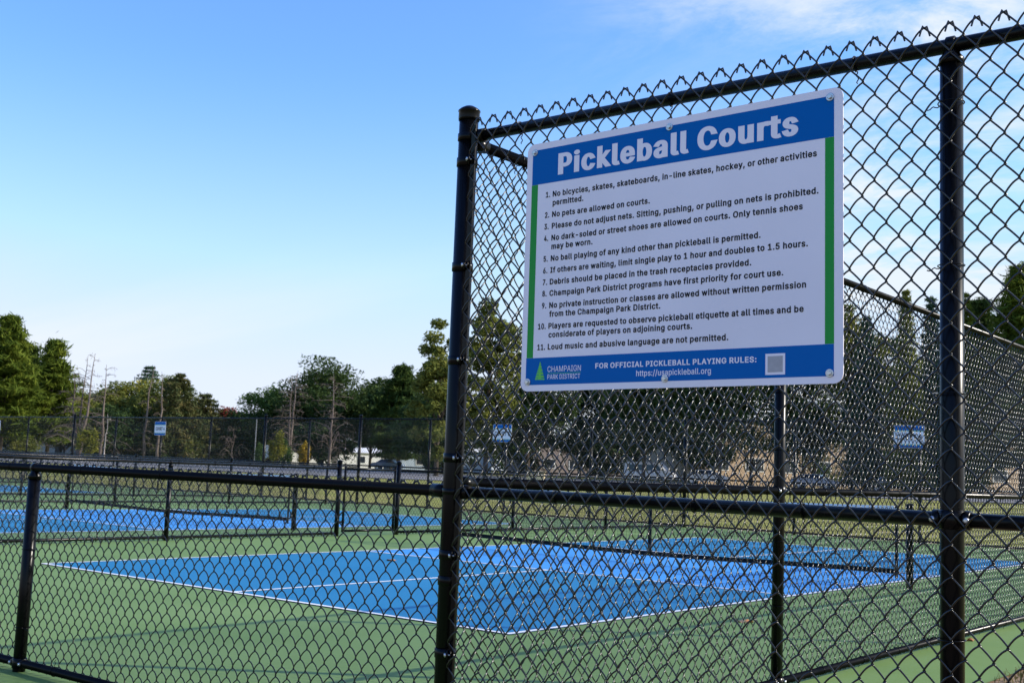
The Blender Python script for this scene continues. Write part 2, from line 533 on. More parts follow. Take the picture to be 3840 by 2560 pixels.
def flat_smooth(o, ang=40):
    for p in o.data.polygons: p.use_smooth = len(p.vertices) == 4
    return o


def ring_mesh(r, wr, tail=True):
    """wire tie: a hoop round a pipe with a twisted tail"""
    q = MB(); P = []
    for i in range(17):
        t = 2*math.pi*i/16+R(-70)
        P.append((.004*i/16, r*math.cos(t), r*math.sin(t)))
    q.tube(P, wr, 6)
    if tail:
        T = [(P[-1][0]+.003*math.cos(i*1.4), P[-1][1]+.003*math.sin(i*1.4)+.0006*i, P[-1][2]-.0045*i) for i in range(9)]
        q.tube(T, wr*.95, 5)
    return q.mesh('tie_wire', True)


TIE_H = ring_mesh(.0235, .0019)          # round horizontal rails (axis x)
TIE_V = None


def tie_v_mesh(r):
    q = MB(); P = []
    for i in range(17):
        t = 2*math.pi*i/16+R(150)
        P.append((r*math.cos(t), r*math.sin(t)*1.12-.004, .004*i/16))
    q.tube(P, .0019, 6)
    a = np.array(P[-1])
    T = [tuple(a+np.array((-.0055*i, -.004+.003*math.sin(i*1.4), -.001*i+.003*math.cos(i*1.4)))) for i in range(9)]
    q.tube(T, .0018, 5)
    return q.mesh('tie_wire', True)


def dome_post(parent, s, r, h, name='fence_post', mt=None):
    q = MB()
    q.lathe([(r, -.25), (r, h-.045)], 24, (s, 0, 0))
    p = flat_smooth(q.build(name, M_PIPE, parent))
    c = MB()
    c.lathe([(r+.0035, h-.048), (r+.0045, h-.040), (r+.004, h-.016), (r+.0065, h-.012), (r+.006, h-.008), (r*.88, h+.001), (r*.5, h+.009), (r*.12, h+.012)], 24, (s, 0, 0))
    flat_smooth(c.build('post_cap', M_FIT, p))
    return p


def loop_post(parent, s, r, rail_z, rail_r, name='fence_post'):
    q = MB()
    q.lathe([(r, -.25), (r, rail_z-rail_r-.022)], 24, (s, 0, 0))
    p = flat_smooth(q.build(name, M_PIPE, parent))
    c = MB()
    c.lathe([(r+.003, rail_z-rail_r-.036), (r+.003, rail_z-rail_r-.018), (r*.8, rail_z-rail_r-.006), (rail_r*.9, rail_z-.004)], 24, (s, 0, 0))
    c.tube([(s-.014, 0, rail_z), (s-.011, 0, rail_z), (s+.011, 0, rail_z), (s+.014, 0, rail_z)], [rail_r+.002, rail_r+.006, rail_r+.006, rail_r+.002], 20)
    flat_smooth(c.build('post_cap', M_FIT, p))
    return p


def brace_band(parent, s, r, z, ang, hgt=.034):
    """pressed steel collar with an ear and a carriage bolt; ear points along ang"""
    q = MB()
    q.lathe([(r+.001, z-hgt/2), (r+.0035, z-hgt/2+.001), (r+.0035, z+hgt/2-.001), (r+.001, z+hgt/2)], 24, (s, 0, 0))
    ca, sa = math.cos(ang), math.sin(ang)
    for o in (-.006, .006):
        q.box((s+ca*(r+.016)-sa*o, sa*(r+.016)+ca*o, z), (.034, .003, hgt*.95), ang)
    b_ = flat_smooth(q.build('brace_band', M_FIT, parent))
    t = MB()
    px_, py_ = s+ca*(r+.022), sa*(r+.022)
    t.tube([(px_+sa*.017, py_-ca*.017, z), (px_+sa*.0155, py_-ca*.0155, z), (px_+sa*.009, py_-ca*.009, z)], [.0035, .0075, .0085], 12)
    t.tube([(px_-sa*.022, py_+ca*.022, z), (px_+sa*.010, py_-ca*.010, z)], .0032, 8)
    t.tube([(px_-sa*.015, py_+ca*.015, z), (px_-sa*.009, py_+ca*.009, z)], .0068, 6)
    flat_smooth(t.build('bolt', M_STEEL, b_))


def rail_cup(parent, a, b_, r):
    q = MB(); q.tube([a, tuple(np.array(a)*.75+np.array(b_)*.25), b_], [r*.75, r+.005, r+.005], 18)
    flat_smooth(q.build('rail_end_cup', M_FIT, parent))


def sleeve(parent, s, r, z, rr):
    """boulevard clamp where a mid rail crosses a line post: collar and two rail sockets"""
    q = MB()
    q.lathe([(r+.001, z-.026), (r+.005, z-.024), (r+.005, z+.024), (r+.001, z+.026)], 24, (s, 0, 0))
    for sg in (-1, 1):
        q.tube([(s+sg*r*.9, 0, z), (s+sg*(r+.018), 0, z), (s+sg*(r+.020), 0, z)], [rr+.006, rr+.006, rr+.001], 18)
    b_ = flat_smooth(q.build('rail_clamp', M_FIT, parent))
    for sg in (-1, 1):
        t = MB(); t.tube([(s+sg*(r+.014), -rr-.014, z), (s+sg*(r+.014), -rr-.012, z), (s+sg*(r+.014), -rr-.002, z)], [.004, .008, .009], 12)
        flat_smooth(t.build('bolt', M_STEEL, b_))


RR = .021


def fence(name, label, group, loc, rz, rails, posts, panels, mesh_y, ties=0.0, tiemesh=None):
    t = thing(name, label, 'fence', loc, rz, group)
    for nm, z, s0, s1 in rails:
        pipe(nm, (s0, 0, z), (s1, 0, z), RR, t)
        if ties:
            k = int((s1-s0)/ties)
            for i in range(k):
                s = s0+ties*(i+.45)
                if s > s1: continue
                if min(abs(s-p_[0]) for p_ in posts) < .06: continue
                link('tie_wire', TIE_H, M_FIT, t, (s, 0, z), rot=(random.uniform(-.25, .25)+(math.pi if mesh_y < 0 else 0)*0, 0, 0))
    for s, r, kind, h in posts:
        if kind == 'dome': dome_post(t, s, r, h)
        else: loop_post(t, s, r, h, RR)
    for s0, me, z in panels:
        link('chain_link_mesh', me, M_WIRE, t, (s0, mesh_y, z))
    return t


PR, CR = .0318, .0370                     # line post and terminal post radii
G_F = 'black chain link fences of the courts'
# --- tall front fence that carries the sign
PANEL_FRONT = chain_link(1.829, .03, 2.447, 7, 7, bow=(.006, .001))
PANEL_FRONT_END = chain_link(1.829, .03, 2.447, 7, 7, skip=1, bow=(.006, .001))
tf = fence('chain_link_fence', 'tall black chain link fence in front, carrying the white rules sign', G_F, (8.313, -3.187, 0), 0,
           [('top_rail', 2.393, .03, 5.49), ('middle_rail', 1.045, .05, 5.49), ('bottom_rail', .045, .05, 5.49)],
           [(0, CR, 'dome', 2.508), (1.829, PR, 'loop', 2.393), (3.658, PR, 'loop', 2.393), (5.487, PR, 'loop', 2.393)],
           [(.010, PANEL_FRONT_END, 0), (1.839, PANEL_FRONT, 0), (3.668, PANEL_FRONT, 0)], -.040)
for z, ss in ((2.393, (.253, .895, 1.54, 2.2, 2.85, 3.2, 4.1, 4.8)), (1.045, (.12, .47, 1.02, 1.39, 2.03, 2.5, 3.1, 4.0, 4.7)), (.045, (.4, 1.0, 1.5, 2.3, 3.0))):
    for s in ss: link('tie_wire', TIE_H, M_FIT, tf, (s, 0, z), rot=(R(random.uniform(-12, 12)), 0, 0))
TV = tie_v_mesh(PR+.004)
for s in (1.829, 3.658):
    for z in (2.22, 1.75, 1.39, .72, .35): link('tie_wire', TV, M_FIT, tf, (s, 0, z), rot=(0, 0, R(random.uniform(-6, 6))))
    sleeve(tf, s, PR, 1.045, RR)
for z in (2.295, 1.889, 1.533, 1.169, .814, .46): brace_band(tf, 0, CR, z, R(-38))
brace_band(tf, 0, CR, 2.393, R(8), .028)
for z in (1.045,): brace_band(tf, 0, CR, z, R(172), .022)
for z in (.75, .32): brace_band(tf, 0, CR, z-.03, R(150))
q = MB(); q.box((CR+.018, -.030, 1.25), (.020, .0055, 2.36)); q.build('tension_bar', M_FIT, tf)
rail_cup(tf, (.030, 0, 2.393), (.085, 0, 2.393), RR)
rail_cup(tf, (.030, 0, 1.045), (.085, 0, 1.045), RR)

# --- low front fence running left from the corner post
PANEL_LOW = chain_link(2.93, .015, 1.076, 6, 6, bow=(.0045, .0075))
lf = fence('chain_link_fence', 'low black chain link fence along the front, left of the tall corner post', G_F, (-2.447, -3.187, 0), 0,
           [('top_rail', 1.046, 0, 10.70), ('bottom_rail', .043, 0, 10.72)],
           [(.03, PR, 'dome', 1.14), (1.98, PR, 'loop', 1.046), (4.91, PR, 'loop', 1.046), (7.834, PR, 'loop', 1.046)],
           [(-.93, PANEL_LOW, 0), (1.98, PANEL_LOW, 0), (4.90, PANEL_LOW, 0), (7.825, PANEL_LOW, 0)], .036)
for s in (1.0, 2.6, 3.4, 4.1, 5.5, 6.2, 6.9, 7.599, 8.292, 8.960, 9.651, 10.314):
    link('tie_wire', TIE_H, M_FIT, lf, (s, 0, 1.046), rot=(R(random.uniform(150, 172)), 0, 0))
for s in (5.3, 6.6, 7.3, 8.17, 9.1, 9.9): link('tie_wire', TIE_H, M_FIT, lf, (s, 0, .043), rot=(R(random.uniform(150, 172)), 0, 0))
TV2 = tie_v_mesh(PR+.003)
for s in (4.91, 7.834):
    for z in (.62, .22): link('tie_wire', TV2, M_FIT, lf, (s, 0, z), rot=(0, 0, R(180)))
    sleeve(lf, s, PR, .043, RR)
rail_cup(lf, (10.725, 0, 1.046), (10.665, 0, 1.046), RR)

# --- tall side fence running away on the right
PANEL_SIDE = chain_link(2.737, .012, 2.385, 6, 5, hooks=True)
PANEL_TALL_FAR = chain_link(2.737, .012, 2.43, 3, 3, hooks=False)
sp = [(2.737*i, PR, 'loop', 2.382) for i in range(1, 8)]
sf = fence('chain_link_fence', 'tall black chain link side fence running away from the corner post behind the sign', G_F, (8.313, -3.187, 0), R(90),
           [('top_rail', 2.382, .05, 20.29), ('middle_rail', 1.077, .05, 20.29), ('bottom_rail', .046, .05, 20.29)],
           sp, [(2.737*i, PANEL_SIDE if i < 4 else PANEL_TALL_FAR, 0) for i in range(7)], .036, ties=.60)
for s, r, k, h in sp[:4]:
    sleeve(sf, s, PR, 1.077, RR); sleeve(sf, s, PR, .046, RR)
    for z in (1.95, 1.62, 1.3, .80, .45): link('tie_wire', TV2, M_FIT, sf, (s, 0, z), rot=(0, 0, R(180)))
for z in (2.382, 1.077): rail_cup(sf, (.045, 0, z), (.105, 0, z), RR)
q = MB(); q.tube([(.62, 0, 2.382), (.66, 0, 2.382), (.80, 0, 2.382), (.84, 0, 2.382)], [RR, RR+.003, RR+.003, RR], 18); q.build('rail_sleeve', M_PIPE, sf, True)

# --- tall far fence
fx = [8.31, 5.62, 2.93, .24, -2.45, -5.07, -7.73, -10.39, -13.09, -15.24, -17.27, -19.96, -22.61, -25.30, -27.97, -31.15, -33.8, -36.5, -39.2, -41.9, -44.6]
PANEL_FAR = chain_link(2.69, .012, 2.45, 3, 3, wr=.0028, hooks=False)
fp = []
for x in fx:
    if x in (-2.45, -13.09, -17.27, -27.97, 8.31): fp.append((8.31-x, CR+.006, 'dome', 2.53))
    else: fp.append((8.31-x, PR, 'loop', 2.42))
ff = fence('chain_link_fence', 'tall black chain link fence at the far end of the courts with court number signs', G_F, (8.313, 17.1, 0), R(180),
           [('top_rail', 2.42, 0, 52.9), ('middle_rail', 1.10, 0, 52.9), ('bottom_rail', .05, 0, 52.9)],
           fp, [(2.69*i, PANEL_FAR, 0) for i in range(20)], .036)

# --- low dividers between courts
PANEL_DIV = chain_link(3.16, .012, 1.075, 4, 4, hooks=True)
PANEL_DIV_FAR = chain_link(3.16, .012, 1.075, 3, 3, wr=.0028, hooks=False)
PANEL_DIV_SHORT = chain_link(3.13, .012, 1.075, 4, 4, hooks=True)


def divider(x, label, gate=None, near=False):
    me = PANEL_DIV if near else PANEL_DIV_FAR
    if gate:
        ps = [0.05, 3.2, 6.41]
        t = fence('chain_link_fence', label, G_F, (x, -3.187, 0), R(90),
                  [('top_rail', 1.055, .05, 9.55), ('top_rail', 1.055, 10.89, 20.25), ('bottom_rail', .045, .05, 9.55), ('bottom_rail', .045, 10.89, 20.25)],
                  [(.05, PR, 'dome', 1.14), (3.2, PR, 'loop', 1.055), (6.41, PR, 'loop', 1.055), (9.55, CR, 'dome', 1.18), (10.89, CR, 'dome', 1.20), (14.0, PR, 'loop', 1.055), (17.1, PR, 'loop', 1.055)],
                  [(.05, me, 0), (3.22, me, 0), (6.40, me, 0), (10.90, PANEL_DIV_SHORT, 0), (14.03, PANEL_DIV_SHORT, 0), (17.16, PANEL_DIV_SHORT, 0)], .034, ties=.62)
    else:
        t = fence('chain_link_fence', label, G_F, (x, -3.187, 0), R(90),
                  [('top_rail', 1.055, .05, 20.25), ('bottom_rail', .045, .05, 20.25)],
                  [(.05, PR, 'dome', 1.14)]+[(2.6+3.3*i, PR, 'dome' if i == 4 else 'loop', 1.15 if i == 4 else 1.055) for i in range(6)],
                  [(.05+3.16*i, me, 0) for i in range(6)], .034)
    return t


divider(-2.447, 'low black divider fence with a gate, just beyond the nearest blue court', gate=True, near=True)
divider(-13.09, 'low black divider fence behind the second blue court and its net')
divider(-17.27, 'low black divider fence farther back, on the far side of the green walkway between courts')
divider(-27.97, 'farthest low black divider fence at the left edge, its top rail glinting white')

# --- gate in the first divider
g = thing('fence_gate', 'narrow black chain link gate between two capped posts in the low divider fence', 'gate', (-2.447, 6.43, 0), R(90))
q = MB()
for s in (.06, 1.19): q.cyl((s, 0, .06), (s, 0, 1.10), .020, 14)
for z in (.08, 1.055): q.cyl((.06, 0, z), (1.19, 0, z), .019, 14)
flat_smooth(q.build('gate_frame', M_PIPE, g))
link('chain_link_mesh', chain_link(1.13, .07, 1.06, 4, 4, hooks=False), M_WIRE, g, (.06, .03, 0))
q = MB(); q.box((1.215, 0, .72), (.07, .035, .05)); q.tube([(1.19, -.05, .70), (1.235, -.06, .735), (1.28, -.045, .705)], .007, 8); q.cyl((1.19, -.03, .70), (1.19, .03, .70), .027, 14)
q.build('latch', M_STEEL, g)
for z in (.22, .90):
    q = MB(); q.lathe([(.024, z-.02), (.026, z-.018), (.026, z+.018), (.024, z+.02)], 16, (.06, 0, 0)); q.box((.02, 0, z), (.06, .012, .03))
    q.build('hinge', M_FIT, g)


# ------------------------------------------------------------------ nets
def net(label, x0, x1, y, detail):
    t = thing('court_net', label, 'net', (x0, y, 0), 0, 'pickleball court nets')
    Wn = x1-x0
    for s in (0, Wn):
        q = MB(); q.lathe([(.040, -.05), (.040, .90), (.043, .905), (.043, .925), (.02, .94)], 20, (s, 0, 0))
        flat_smooth(q.build('net_post', M_PIPE, t))
        c = MB(); c.cyl((s, -.055, .80), (s, .02, .80), .012, 10); c.build('winder', M_STEEL, t)
    a, b_ = .15, Wn-.15
    def top(s): return .905-.05*(1-abs(2*(s-a)/(b_-a)-1)**1.3)
    n = 24; q = MB()
    xs_ = np.linspace(a, b_, n)
    for i in range(n-1):
        s0, s1 = xs_[i], xs_[i+1]; z0, z1 = top(s0), top(s1)
        for sg in (-1, 1):
            p = [(s0, sg*.004, z0), (s1, sg*.004, z1), (s1, sg*.006, z1-.052), (s0, sg*.006, z0-.052)]
            q.quad(*(p if sg < 0 else p[::-1]))
        q.quad((s0, -.004, z0), (s0, .004, z0), (s1, .004, z1), (s1, -.004, z1))
    q.build('net_tape', M_TAPE, t)
    q = MB()
    k = int((b_-a)/detail)
    for i in range(k+1):
        s = a+(b_-a)*i/k; q.box((s, 0, (.14+top(s)-.04)/2), (.0026, .0026, top(s)-.04-.14))
    m_ = int(.72/detail)
    for j in range(1, m_+1):
        P = [(s, 0, .14+(top(s)-.05-.14)*j/m_) for s in xs_]
        q.tube(P, .0014, 4)
    q.build('netting', M_NET, t)
    q = MB()
    for i in range(n-1):
        s0, s1 = xs_[i], xs_[i+1]
        zb = lambda s: .125+.02*math.cos((s-a)/(b_-a)*math.pi*2)
        for sg in (-1, 1):
            p = [(s0, sg*.005, zb(s0)+.055), (s1, sg*.005, zb(s1)+.055), (s1, sg*.005, zb(s1)), (s0, sg*.005, zb(s0))]
            q.quad(*(p if sg < 0 else p[::-1]))
    q.build('bottom_tape', M_NET, t)
    q = MB()
    for s in (a, b_): q.box((s, 0, .50), (.035, .010, .80))
    q.build('side_tape', M_NET, t)
    for s in (a, b_):
        q = MB()
        for z in (.86, .16): q.cyl((s, 0, z), (0 if s == a else Wn, 0, z), .004, 6)
        q.build('lacing_cord', M_NET, t)
    q = MB(); q.box(((a+b_)/2, 0, .47), (.05, .012, .72)); q.build('centre_strap', M_NET, t)
    return t


net('pickleball net across the nearest blue court, its dark bottom tape hanging low', -.33, 6.47, 6.706, .045)
net('pickleball net across the second blue court, beyond the low divider fence', -10.75, -3.85, 6.706, .06)


